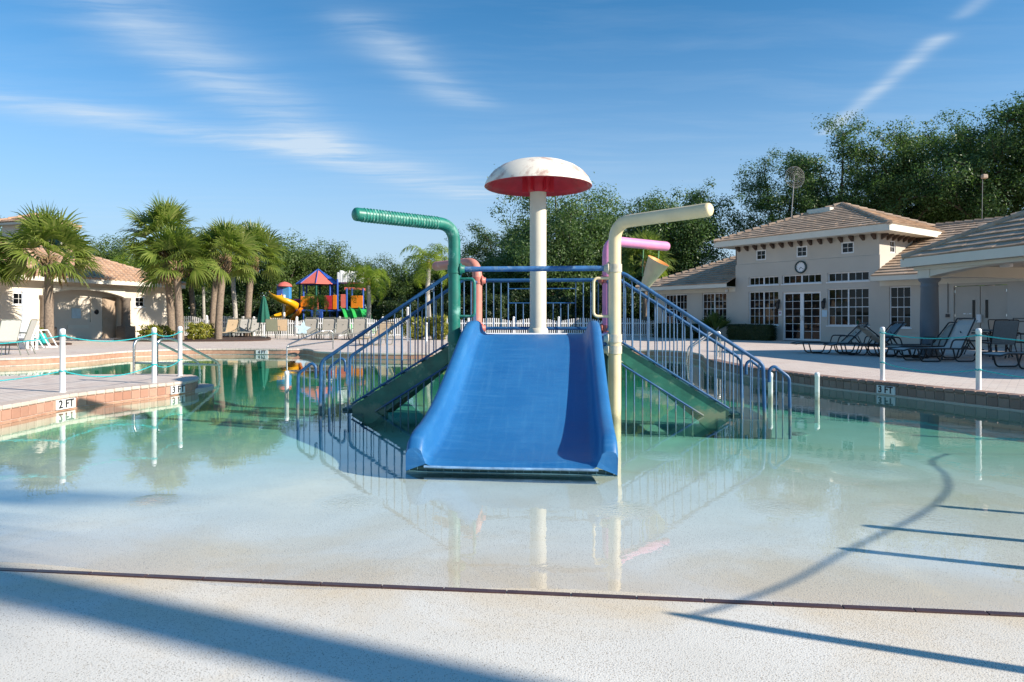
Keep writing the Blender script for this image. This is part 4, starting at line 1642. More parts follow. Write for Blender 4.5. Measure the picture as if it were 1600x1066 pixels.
for q_ in (0.5, 6.0):
    cl = MB()
    c0 = PC + PE * q_ + PF * 0.45
    mloc = cb_inv @ Vector((c0.x, c0.y, 0))
    cl.lathe([(0.30, DZ - .2), (0.30, DZ + 0.02), (0.27, DZ + 0.08), (0.235, DZ + 0.12), (0.235, 1.2), (0.215, 2.10), (0.225, 2.12), (0.225, 2.16), (0.21, 2.18), (0.215, 2.24), (0.27, 2.30), (0.285, 2.36)], 28, (mloc.x, mloc.y))
    o_ = cl.build('porch_column', M['column'], cb)
    o_.location.z = -0.2
pl_ = MB()
pl_.lathe([(0.0, 2.56), (0.14, 2.57), (0.15, 2.62), (0.12, 2.69)], 16, ((pw_(2.2, 1.2, 0)).x, (pw_(2.2, 1.2, 0)).y))
o_ = pl_.build('porch_light', M['white_paint'], cb)
o_.location.z = -0.2
fan = MB()
fc = PC + PE * 2.6 + PF * 3.6
for k in range(5):
    Mx = Matrix.Translation((fc.x, fc.y, 2.42)) @ Matrix.Rotation(2 * math.pi * k / 5 + .3, 4, 'Z')
    fan.box(.15, .72, -.07, .07, -.006, .006, cb_inv @ Mx)
fan.lathe([(0, -.10), (.12, -.08), (.13, .04), (.03, .06), (.02, .30)], 14, M=cb_inv @ Matrix.Translation((fc.x, fc.y, 2.42)))
fan.build('ceiling_fan', M['black'], cb)

# antennas on the roof
ma = thing('dish_antenna', 'round wire mesh dish antenna on a mast above the tower roof', 'antenna', (PX(1233, 39.5), 39.5, 4.4))
mm = MB()
mm.tube([(0, 0, 0), (0.12, 0, 2.6), (0.30, 0, 5.1)], 0.035, 8)
mm.build('mast', M['wire'], ma)
dm = MB()
DM = Matrix.Translation((0.38, -0.1, 5.0)) @ Matrix.Rotation(R(12), 4, 'Z') @ Matrix.Rotation(R(90), 4, 'X')
for r_ in (0.22, 0.34, 0.46, 0.55, 0.62):
    dm.tube([DM @ Vector((math.cos(a) * r_, math.sin(a) * r_, -0.35 * r_ * r_)) for a in np.linspace(0, 6.2832, 33)[:-1]], 0.006 if r_ < .6 else .012, 4, closed=True)
for k in range(30):
    a = 6.2832 * k / 30
    dm.tube([DM @ Vector((math.cos(a) * r_, math.sin(a) * r_, -0.35 * r_ * r_)) for r_ in (0.1, .25, .4, .62)], 0.004 if k % 6 else .011, 4)
dm.build('dish', M['wire'], ma)
mb2 = thing('roof_antenna', 'thin mast with a small tan box above the wing roof', 'antenna', (PX(1534, 33.5), 33.5, 4.9))
mm = MB()
mm.tube([(0, 0, 0), (0.05, 0, 3.4)], 0.014, 8)
mm.build('mast', M['wire'], mb2)
mm = MB()
mm.bbox(0.0, 0.27, -.1, .1, 3.18, 3.40, .04)
mm.build('box', M['door_shade_box_tan'], mb2)

# ------------------------------------------------------------------ bath house
bh = thing('bath_house', 'low beige stucco bath house with arched recess and peach tile roof', 'building', (-21.03, 34.0, 0.28), math.atan2(0.954, 0.30))
w = MB()
wall_mesh(w, F0, -9, 5.0, -0.15, 2.72, [(-3.85, -3.25, 1.55, 2.12), (2.72, 3.36, 1.55, 2.12), (-2.45, 2.05, -0.15, 2.36)], 0.12)
FB = Frame((5.0, 0, 0), (0, 1, 0), (-1, 0, 0))
wall_mesh(w, FB, 0, 9, -0.15, 2.72, [], .1)
FR = Frame((0, 0.5, 0), (1, 0, 0), (0, 1, 0))
wall_mesh(w, FR, -2.45, 2.05, -0.15, 2.72, [(-0.9, 0.5, 0.75, 2.0)], 0.05)
w.quad((-2.45, 0, -.15), (-2.45, .5, -.15), (-2.45, .5, 2.72), (-2.45, 0, 2.72))
w.quad((2.05, .5, -.15), (2.05, 0, -.15), (2.05, 0, 2.72), (2.05, .5, 2.72))
w.quad((-.9, .55, .75), (.5, .55, .75), (.5, .55, 2.0), (-.9, .55, 2.0))
w.quad((-2.45, 0, 2.60), (2.05, 0, 2.60), (2.05, .5, 2.60), (-2.45, .5, 2.60))
w.build('wall', M['wall_cream'], bh)
window(bh, F0, -3.85, -3.25, 1.55, 2.12, 1, 2, 2, 0.06, fw=.06)
window(bh, F0, 2.72, 3.36, 1.55, 2.12, 1, 2, 2, 0.06, fw=.06)
ar = MB()
n = 18
for k in range(n):
    x0, x1 = -2.45 + 4.5 * k / n, -2.45 + 4.5 * (k + 1) / n
    z0, z1 = 2.02 + .34 * math.sin(math.pi * k / n) ** .75, 2.02 + .34 * math.sin(math.pi * (k + 1) / n) ** .75
    ar.quad((x0, -.06, z0), (x1, -.06, z1), (x1, -.06, 2.5), (x0, -.06, 2.5))
    ar.quad((x1, -.06, z1), (x0, -.06, z0), (x0, .2, z0), (x1, .2, z1))
ar.build('arch', M['trim'], bh)
for x in (-2.4, 2.05):
    cl = MB()
    cl.lathe([(.24, .55), (.215, .6), (.205, 1.85), (.25, 1.92), (.25, 2.02)], 20, (x, -.1))
    cl.bbox(x - .33, x + .33, -.43, .2, -.15, .55, .03)
    cl.build('column', M['brown_column'], bh)
dm = MB()
FR.box(dm, 1.15, 1.95, -0.04, -0.002, -0.1, 2.05)
dd = dm.build('door', M['door_shade_box_tan'], bh)
dm = MB()
dm.tube([(1.25, .45, .95), (1.25, .41, .95), (1.36, .41, .95)], .015, 6)
dm.build('handle', M['steel'], dd)
po = MB()
FR.box(po, -.55, -.05, .02, .04, .95, 1.45)
po.build('poster', M['sign_blue'], bh)
po = MB()
FR.box(po, -.8, .35, -.02, -.002, .45, .62)
po.build('notice_rail', M['trim'], bh)
po = MB()
po.lathe([(0, 0), (.13, 0), (.13, .015), (0, .015)], 20, M=Matrix.Translation((.82, .5, 1.28)) @ Matrix.Rotation(R(90), 4, 'X'))
po.build('round_sign', M['sign_ink'], bh)
e = MB()
e.box(-10, 5.6, -0.6, 0.0, 2.70, 2.73)
e.build('soffit', M['trim'], bh)
e = MB()
e.box(-10, 5.63, -0.63, -0.60, 2.66, 2.90)
e.box(5.60, 5.63, -0.60, 9.0, 2.66, 2.90)
e.build('fascia', M['trim'], bh)
bz, bs, mrun = 2.89, 0.42, 4.8
roof_face(bh, [(-10, -0.64, bz), (5.64, -0.64, bz), (5.64 - mrun, -0.64 + mrun, bz + bs * mrun), (-10, -0.64 + mrun, bz + bs * mrun)], M['tile_peach'], 0.36, 0.30, 0.05, True)
roof_face(bh, [(5.64, -0.64, bz), (5.64, 9.0, bz), (5.64 - mrun, -0.64 + mrun, bz + bs * mrun)], M['tile_peach'], 0.36, 0.30, 0.05, True)
roof_face(bh, [(5.64, 9.0, bz), (-10, 9.0, bz), (-10, -0.64 + mrun, bz + bs * mrun), (5.64 - mrun, -0.64 + mrun, bz + bs * mrun)], M['tile_peach'], detailed=False)
ridge_cap(bh, (5.64, -0.64, bz), (5.64 - mrun, -0.64 + mrun, bz + bs * mrun), M['tile_peach'])
# raised square lantern on its roof
lw = MB()
lw.box(2.2 - 1.1, 2.2 + 1.1, 5.3, 7.5, 3.5, 6.0)
lw.build('roof_lantern', M['wall_cream'], bh)
lw = MB()
lw.box(2.2 - 1.45, 2.2 + 1.45, 4.95, 7.85, 6.0, 6.12)
lw.build('fascia', M['trim'], bh)
apx = (2.2, 6.4, 6.72)
cs = [(0.7, 4.9, 6.12), (3.7, 4.9, 6.12), (3.7, 7.9, 6.12), (0.7, 7.9, 6.12)]
for i in range(4):
    roof_face(bh, [cs[i], cs[(i + 1) % 4], apx], M['tile_peach'], 0.36, 0.3, .05)
    ridge_cap(bh, cs[i], apx, M['tile_peach'])
# ------------------------------------------------------------------ water play structure
PO = Vector((0.27, 8.5, 0))
PR = math.atan2(-0.093, 0.996)
ps = thing('water_play_structure', 'blue and green water play platform with wide blue slide, two stairs and spray pipes', 'play structure', PO, PR)
FLZ = -0.42
# platform
b = MB()
b.bbox(-0.98, 0.98, 0.02, 2.0, 0.90, 1.02, 0.015)
b.build('platform', M['blue_bar'], ps)
for u in (-.9, .9):
    for v in (.15, 1.85):
        b = MB()
        b.tube([(u, v, FLZ), (u, v, .9)], .05, 10)
        b.build('platform_leg', M['tread'], ps)


# slide
def slide_prof(n=28):
    pts = smooth_line([(0, 0.10, 1.045), (0, -0.25, 1.03), (0, -0.60, 0.93), (0, -1.15, 0.68), (0, -1.75, 0.415), (0, -2.25, 0.225), (0, -2.65, 0.118), (0, -2.93, 0.088), (0, -3.03, 0.074), (0, -3.065, 0.045)], 0.10)
    return [(p.y, p.z) for p in pts]


prof = slide_prof()
sl = MB()
V, Fc = [], []
np_ = None
for i, (v, z) in enumerate(prof):
    t = i / (len(prof) - 1)
    hw = 0.80 + 0.05 * t
    h = 0.17 + 0.075 * t
    j_ = len(prof) - 1 - i
    if j_ < 4:
        h *= (.60, .82, .93, .98)[j_]
    ring = [(-hw, -0.13), (-hw - .005, h - .05), (-hw + .012, h - .012), (-hw + .04, h), (-hw + .085, h), (-hw + .12, h - .02), (-hw + .135, h - .06),
            (-hw + .145, .07), (-hw + .165, .028), (-hw + .21, .006)]
    m = 7
    ring += [(-(hw - .21) * (1 - 2 * k / m), 0.006 - .006 * math.sin(math.pi * k / m)) for k in range(1, m)]
    ring += [(-a_, c_) for (a_, c_) in reversed(ring[:10])]
    np_ = len(ring)
    for (a_, c_) in ring:
        V.append((a_, v + (0.05 * (c_ / .25) * t if c_ > .05 else 0), max(z + c_, 0.012)))
for i in range(len(prof) - 1):
    for k in range(np_ - 1):
        Fc.append((i * np_ + k, i * np_ + k + 1, (i + 1) * np_ + k + 1, (i + 1) * np_ + k))
sl.add(V, Fc, True)
nlast = (len(prof) - 1) * np_
wall_l = list(range(nlast, nlast + 9))
sl.add([V[k] for k in wall_l], [tuple(range(9))])
sl.add([V[nlast + np_ - 1 - k] for k in range(9)], [tuple(range(9))[::-1]])
sl.add([V[k] for k in range(0, 9)], [tuple(range(9))[::-1]])
sl.add([V[np_ - 1 - k] for k in range(9)], [tuple(range(9))])
slide = sl.build('slide', M['blue_slide'], ps)
slide['label'] = 'wide blue fibreglass slide ending at the water'
lp = MB()
zl = prof[-1][1]
lp.tube([(u, -3.062 + 0.006 * math.sin(u * 5), zl + .004 - (0.004 * math.cos(u * 2))) for u in np.linspace(-.70, .70, 15)], 0.011, 8)
lp.build('front_lip', M['blue_lip'], slide)
lp = MB()
lp.box(-.82, .82, -3.035, -3.02, 0.0, zl - .002)  # dark strip standing for the shadowed gap beneath the lip
lp.build('lip_gap_shade', M['tread'], slide)
gr = MB()
gr.tube([(-.85, -3.045, .006), (.85, -3.045, .006)], .007, 6)
for k in range(24):
    u = -.83 + 1.66 * k / 23
    gr.tube([(u, -3.045, -.003), (u, -3.045, .043)], .004, 5)
gr.build('base_grille', M['grille'], slide)
for u in (-.72, .72):
    ft = MB()
    ft.tube([(u, -1.2, FLZ), (u, -1.2, .6)], .04, 8)
    ft.build('support_post', M['tread'], slide)
tb = MB()
tb.bbox(-.70, .70, .04, .16, 1.022, 1.060, .01)
tb.build('slide_top_edge', M['white_paint'], slide)


# spray pipes at the corners
def spray_pipe(u, v, zt, du, dv, L, mat, label, r=0.077, z0=FLZ):
    mb = MB()
    dn = Vector((du, dv, 0)).normalized()
    top = Vector((u, v, zt))
    end = top + dn * L
    path = [Vector((u, v, z0)), Vector((u, v, 0.0)), Vector((u, v, zt - .6))] + arc_path([(u, v, zt - .5), top, end], 0.24, 10)
    mb.tube(path, r, 18, cap=False)
    a_ = end
    mb.tube([a_, a_ + dn * .02, a_ + dn * .035, a_ + dn * .04], [r, r * .93, r * .7, r * .2], 18)
    o_ = mb.build('spray_pipe', mat, ps)
    o_['label'] = label
    return o_, top, dn


gp, gtop, gdn = spray_pipe(-1.0, 0.0, 2.42, -.693, -.722, 1.36, M['green_pipe'], 'faded green spray pipe')
wr = MB()
hel = []
side = Vector((-gdn.y, gdn.x, 0))
for k in range(26 * 14):
    a = 2 * math.pi * k / 14
    s = 0.26 + 1.04 * k / (26 * 14)
    hel.append(gtop + gdn * (s + .008 * math.sin(k * .9)) + (side * math.cos(a) + Vector((0, 0, 1)) * math.sin(a)) * 0.0775)
wr.tube(hel, .0075, 5)
wr.build('pipe_wrapping', plain('faded_green_wrap', (0.05, 0.27, 0.20), .6, .5, 24, worn=(.30, .52, .44), wornamt=.52, wscale=16), gp)
yp, ytop, ydn = spray_pipe(1.0, 0.0, 2.42, .713, -.702, 1.33, M['yellow_pipe'], 'pale yellow spray pipe')
sp_, stop, sdn = spray_pipe(-1.0, 2.0, 2.12, -.70, .70, 1.15, M['salmon_pipe'], 'salmon red spray pipe')
pp, ptop, pdn = spray_pipe(1.0, 2.0, 2.43, .72, .68, 1.38, M['pink_pipe'], 'pink spray pipe')

# entrance bar and clamps
cbm = MB()
cbm.tube([(-.90, 0, 1.863), (.90, 0, 1.863)], 0.033, 14)
bar = cbm.build('cross_bar', M['blue_bar'], ps)


def clamp(u, v, z, side_, mat, par=None):
    mb = MB()
    Mx = Matrix.Translation((u + side_ * .075, v, z)) @ Matrix.Rotation(R(90) * side_, 4, 'Y')
    mb.lathe([(0, 0), (.075, 0), (.078, .012), (.05, .03), (.045, .06), (0, .062)], 16, M=Mx)
    mb.tube([(u, v, z - .05), (u, v, z + .05)], .088, 18)
    return mb.build('pipe_clamp', mat, par or ps)


clamp(-1, 0, 1.863, 1, M['green_pipe'])
clamp(1, 0, 1.863, -1, M['clamp_cream'])
clamp(-1, 2, 1.83, 1, M['clamp_red'])
clamp(-1, 2, 1.09, 1, M['clamp_red'])
clamp(1, 2, 1.83, -1, M['clamp_red'])
clamp(1, 2, 1.09, -1, M['clamp_red'])
clamp(1, 0, 1.0, -1, M['clamp_cream'])
clamp(1, 0, 0.86, -1, M['clamp_cream'])
clamp(-1, 0, 1.0, 1, M['green_pipe'])
# grab handles
for (s_, mat) in ((-1, M['green_pipe']), (1, M['yellow_pipe'])):
    mb = MB()
    mb.tube(arc_path([(s_ * 1.0, -.0, 1.74), (s_ * .74, -.03, 1.74), (s_ * .74, -.03, 1.27), (s_ * 1.0, 0, 1.27)], .06, 6), .018, 10)
    mb.build('grab_handle', mat, ps)

bal_mat = M['blue_rail']


def baluster(par, u, v, z0, z1, r=.0085):
    mb = MB()
    mb.tube([(u, v, z0), (u, v, z1)], r, 6, cap=False)
    return mb.build('baluster', M['baluster'], par)


# back railing with two inset frames
bk = MB()
bk.tube([(-.90, 2.0, 1.83), (.90, 2.0, 1.83)], .028, 12)
bk.tube([(-.90, 2.0, 1.09), (.90, 2.0, 1.09)], .026, 12)
for (a_, c_) in ((-.52, -.06), (.06, .52)):
    for z in (1.70, 1.48):
        bk.tube([(a_, 2.0, z), (c_, 2.0, z)], .009, 6)
bkr = bk.build('back_railing', bal_mat, ps)
for u in np.arange(-.86, .87, .115):
    inset = (-.52 + .01 < u < -.06 - .01) or (.06 + .01 < u < .52 - .01)
    baluster(bkr, float(u), 2.0, 1.10, 1.48 if inset else 1.82)
for u in (-.52, -.06, .06, .52):
    baluster(bkr, u, 2.0, 1.10, 1.82)

# short infill rails beside the corner posts and stairs
for s_ in (-1, 1):
    for (v0, v1) in ((0.05, .42), (1.56, 1.95)):
        mb = MB()
        mb.tube([(s_, v0, 1.80), (s_, v1, 1.80)], .02, 10)
        mb.tube([(s_, v0, 1.08), (s_, v1, 1.08)], .02, 10)
        ir = mb.build('infill_railing', bal_mat, ps)
        for v in np.arange(v0 + .06, v1, .11):
            baluster(ir, s_, float(v), 1.08, 1.80)


def stair_z(u):
    """top edge of the stringer"""
    return 0.975 - (u - 1.0) * (0.975 - 0.06) / 1.47


# stairs
for s_ in (-1, 1):
    for v in (.44, 1.53):
        mb = MB()
        pts = [(1.0, .975), (2.47, .06), (2.42, -.16), (2.20, -.16), (1.0, .785)]
        A = [(s_ * p[0], v - .02, p[1]) for p in pts]
        B = [(s_ * p[0], v + .02, p[1]) for p in pts]
        n = len(pts)
        mb.add(A + B, [tuple(range(n)), tuple(range(2 * n - 1, n - 1, -1))] + [(i, n + i, n + (i + 1) % n, (i + 1) % n) for i in range(n)])
        mb.build('stringer', M['stringer'], ps)
    for k in range(6):
        u0 = 1.0 + .265 * k
        z = .86 - .165 * k
        mb = MB()
        mb.bbox(min(s_ * u0, s_ * (u0 + .29)), max(s_ * u0, s_ * (u0 + .29)), .465, 1.505, z - .035, z, .006)
        mb.build('tread', M['tread'], ps)
    mb = MB()
    mb.bbox(min(s_ * 2.3, s_ * 2.98), max(s_ * 2.3, s_ * 2.98), .36, 1.62, -.3, -.03, .02)
    mb.build('landing', M['tread'], ps)
    for v in (.40, 1.57):
        mb = MB()
        end_u = 2.88
        mb.tube(arc_path([(s_ * 1.0, v, 1.83), (s_ * 1.13, v, 1.83), (s_ * end_u, v, .665), (s_ * (end_u + .03), v, FLZ)], .07, 6), .024, 10)
        mb.tube([(s_ * 1.0, v, stair_z(1.0) + .035), (s_ * 2.46, v, stair_z(2.46) + .035)], .014, 8)
        rl = mb.build('stair_railing', bal_mat, ps)
        nb = 18
        for k in range(nb):
            u = 1.03 + (end_u - 1.08) * k / (nb - 1)
            zt = 1.83 if u < 1.13 else 1.83 - (u - 1.13) * (1.83 - .665) / (end_u - 1.13)
            zb = stair_z(u) + .03 if u < 2.44 else -.05
            baluster(rl, s_ * u, v, zb, zt)
        # closing loop at the foot
        mb = MB()
        u0 = end_u + .075
        mb.tube(arc_path([(s_ * u0, v, .44), (s_ * u0, v, .60), (s_ * (u0 + .06), v, .645), (s_ * (u0 + .245), v, .50), (s_ * (u0 + .26), v, FLZ)], .05, 6), .021, 10)
        lpn = mb.build('railing_loop', bal_mat, ps)
        baluster(lpn, s_ * (u0 + .085), v, -.3, .62)
        baluster(lpn, s_ * (u0 + .165), v, -.3, .555)
        # safety bars below the stair
        if v < 1:
            mb = MB()
            mb.tube([(s_ * 1.0, v, .72), (s_ * 2.14, v, .005)], .014, 8)
            ug = mb.build('under_stair_guard', bal_mat, ps)
            for k in range(10):
                u = 1.06 + k * .105
                baluster(ug, s_ * u, v, -.35, .72 - (u - 1.0) * .6272)

# ------------------------------------------------------------------ mushroom fountain
mc = PO + Vector((0.093, 0.996, 0)) * 1.0
mf = thing('mushroom_fountain', 'white mushroom fountain with red underside on a cream pole', 'fountain', (mc.x, mc.y, FLZ - .1))
zo = -(FLZ - .1)
mb = MB()
mb.tube([(0, 0, 0), (0, 0, zo + 1.1), (0, 0, zo + 3.05)], .115, 24)
mb.lathe([(.135, zo + 1.022), (.135, zo + 1.10), (.117, zo + 1.11)], 24)
mb.build('pole', M['cream_pipe'], mf)
capp = [(0.0, 3.452), (0.12, 3.447), (0.26, 3.430), (0.40, 3.395), (0.53, 3.340), (0.63, 3.270), (0.70, 3.185), (0.74, 3.105), (0.748, 3.075)]
mb = MB()
mb.lathe([(r_, zo + z) for (r_, z) in capp], 48)
mb.build('cap', M['cap_white'], mf)
mb = MB()
mb.lathe([(.748, zo + 3.075), (.735, zo + 3.065), (.722, zo + 3.08)] + [(r_ * .965, zo + z - .03) for (r_, z) in reversed(capp[:-1])], 48)
mb.build('cap_lining', M['cap_red'], mf)
mb = MB()
mb.lathe([(.125, zo + 2.99), (.155, zo + 3.04), (.15, zo + 3.12), (.19, zo + 3.26), (.30, zo + 3.36)], 20)
for k in range(6):
    a = k * math.pi / 3
    Mx = Matrix.Rotation(a, 4, 'Z')
    mb.box(.12, .22, -.006, .006, zo + 3.0, zo + 3.33, Mx)
mb.build('cap_collar', M['cap_red'], mf)

# ------------------------------------------------------------------ tipping bucket under the pink pipe
bk_c = Vector((2.14, 11.0, 1.76))
ax_ = Vector((0.20, -0.14, 0.41)).normalized()
Mb = Matrix.Translation(bk_c) @ ax_.to_track_quat('Z', 'Y').to_matrix().to_4x4()
tbk = thing('tipping_bucket', 'weathered cream cone bucket tilted under the pink pipe', 'bucket', (0, 0, 0))
mb = MB()
mb.lathe([(0.0, 0.0), (.07, 0.0), (.075, .01), (.18, .46), (.186, .465)], 28, M=Mb)
mb.build('shell', M['bucket'], tbk)
mb = MB()
mb.lathe([(.186, .465), (.172, .463), (.068, .02), (0, .018)], 28, M=Mb)
mb.build('lining', M['bucket_in'], tbk)
mb = MB()
mb.tube([(2.40, 11.15, 2.40), (2.36, 11.06, 2.06)], .010, 6)
mb.tube([(2.10, 10.91, 2.40), (2.09, 10.93, 1.92)], .010, 6)
mb.tube([(2.09, 10.93, 1.92), (2.36, 11.06, 2.06)], .010, 6)
mb.build('hanger', M['cord'], tbk)

# ------------------------------------------------------------------ rope posts and ropes
def post(x, y, h, label, z=DZ, name='rope_post', group='white rope posts', r=.036):
    mb = MB()
    mb.lathe([(0, h), (r * .6, h), (r * .95, h - .012), (r * 1.08, h - .02), (r * 1.08, h - .07), (r, h - .072), (r, 0)], 16)
    mb.lathe([(r * 1.25, 0.0), (r * 1.25, .006), (r * 1.02, .012)], 16)
    o_ = mb.build(name, M['white_pvc'], None, (x, y, z))
    return tag(o_, label, 'post', group)


def rope(a_, b_, sag, label):
    a_, b_ = Vector(a_), Vector(b_)
    mb = MB()
    pts = []
    for k in range(25):
        t = k / 24
        p = a_.lerp(b_, t)
        p.z -= sag * 4 * t * (1 - t)
        pts.append(p)
    mb.tube(pts, .008, 8)
    for e_ in (a_, b_):
        mb.tube([e_ + Vector((.041 * math.cos(q_), .041 * math.sin(q_), random.uniform(-.01, .01))) for q_ in np.linspace(0, 6.283, 13)[:-1]], .008, 6, closed=True)
    o_ = mb.build('rope', M['rope'])
    tag(o_, label, 'rope', 'teal ropes between the posts')


lp0, lp1, lp2, lp3 = (-7.75, 8.4), (-6.36, 9.66), (-5.74, 10.95), (-5.98, 12.3)
PH = 0.90
post(*lp0, PH, 'white rope post on the peninsula beyond the picture edge')
post(*lp1, PH, 'white rope post standing above the 2 FT marker')
post(*lp2, PH, 'white rope post on the peninsula tip beside the 3 FT marker')
post(*lp3, PH, 'white rope post behind the steel steps rails on the peninsula')
rp0, rp1, rp2 = (6.24, 11.5), (6.78, 9.92), (7.75, 7.9)
post(*rp0, PH, 'white rope post just above the shaded 3 FT marker')
post(*rp1, PH, 'white rope post in front of the pale lounger on the clubhouse deck')
post(*rp2, PH, 'white rope post on the clubhouse deck beyond the picture edge')


def rope_pair(a_, b_, s1, s2, where):
    rope((a_[0], a_[1], DZ + PH - .10), (b_[0], b_[1], DZ + PH - .10), s1, 'upper teal rope ' + where)
    rope((a_[0], a_[1], DZ + .30), (b_[0], b_[1], DZ + .30), s2, 'lower teal rope ' + where)


rope_pair(lp0, lp1, .10, .10, 'running off the picture edge from the 2 FT post')
rope_pair(lp1, lp2, .10, .13, 'between the 2 FT post and the peninsula tip post')
rope_pair(lp2, lp3, .06, .08, 'between the two posts at the peninsula tip')
rope_pair(rp0, rp1, .07, .09, 'between the two clubhouse deck posts')
rope_pair(rp1, rp2, .08, .09, 'running off the picture edge past the clubhouse tables')
# bare posts standing in the water
for (px, y, h, lab) in ((448, 11.0, .40, 'short white post in the water left of the stair foot'), (503, 11.0, .40, 'short white post in the water behind the left stair loop'),
                        (1204, 10.3, .43, 'short white post in the water behind the right stair loop'), (1277, 10.3, .43, 'lone short white post in the water before the clubhouse deck')):
    x = PX(px, y)
    post(x, y, h - floor_z(x, y), lab, floor_z(x, y), 'water_post', 'short posts standing in the water', .034)
# posts and hose beside the camera that throw shadows into the picture
for i, (x, y, h, lab) in enumerate(((3.62, 3.05, .95, 'white post in the shallows outside the picture'),
                                    (3.95, 3.52, .92, 'second white post in the shallows outside the picture'), (4.75, 4.0, .92, 'third white post in the shallows outside the picture'))):
    post(x, y, h - floor_z(x, y), lab, floor_z(x, y), 'water_post', 'short posts standing in the water', .034)

sa_ = MB()
arch_pts = ([Vector((3.28, 1.77, 0.0)), Vector((3.29, 1.765, 0.8))] + smooth_line([(3.30, 1.76, 1.35), (3.36, 1.74, 1.50), (3.56, 1.68, 1.55), (3.98, 1.84, 1.60), (4.35, 2.07, 1.62), (4.8, 2.42, 1.64), (5.28, 2.8, 1.65), (5.77, 3.21, 1.65),
                                                                        (6.34, 3.81, 1.64), (6.85, 4.58, 1.6), (7.2, 5.5, 1.5), (7.28, 6.3, 1.2)], .12)
         + [Vector((7.25, 6.7, .7)), Vector((7.22, 6.8, -.3))])
sa_.tube(arch_pts, ([.034, .034, .03, .02, .013] + [.0095] * len(arch_pts))[:len(arch_pts)], 12)
tag(sa_.build('spray_arch', M['cream_pipe']), 'curved spray arch over the shallows just outside the picture', 'spray arch')

# ------------------------------------------------------------------ steel hand rails
hr = thing('step_rail', 'pair of curved steel step rails behind the peninsula tip', 'hand rail', (-6.95, 12.55, DZ))
for dx in (0, .42):
    mb = MB()
    mb.tube(arc_path([(dx, 0, -.1), (dx, 0, .66), (dx + .12, .35, .66), (dx + .2, 2.2, .08), (dx + .2, 2.3, -.9)], .16, 8), .024, 12)
    mb.build('rail', M['steel'], hr)
mb = MB()
mb.tube([(0.0, .03, .22), (.2, 2.25, .03)], .02, 8)
mb.tube([(0.42, .03, .22), (.62, 2.25, .03)], .02, 8)
mb.build('lower_rail', M['steel'], hr)
hr2 = thing('step_rail', 'steel step rail at the rounded far deck edge', 'hand rail', (-5.95, 22.6, DZ))
mb = MB()
mb.tube(arc_path([(0, .1, 0), (0, .1, .62), (-.35, -.1, .62), (-.9, -1.8, .22), (-.9, -1.9, -.9)], .12, 6), .024, 10)
mb.tube([(0, .1, .28), (-.88, -1.85, .16)], .022, 8)
mb.build('rail', M['steel'], hr2)
hr3 = thing('step_rail', 'steel hand rail at the pool edge seen through the right stair', 'hand rail', (5.55, 18.2, DZ))
mb = MB()
mb.tube(arc_path([(0, 0, 0), (0, 0, .68), (-.18, -.02, .68), (-.85, -.25, .25), (-.92, -.25, -.9)], .1, 6), .026, 10)
mb.tube(arc_path([(0.05, .45, 0), (0.05, .45, .68), (-.13, .43, .68), (-.8, .2, .25), (-.87, .2, -.9)], .1, 6), .026, 10)
mb.build('rail', M['steel'], hr3)


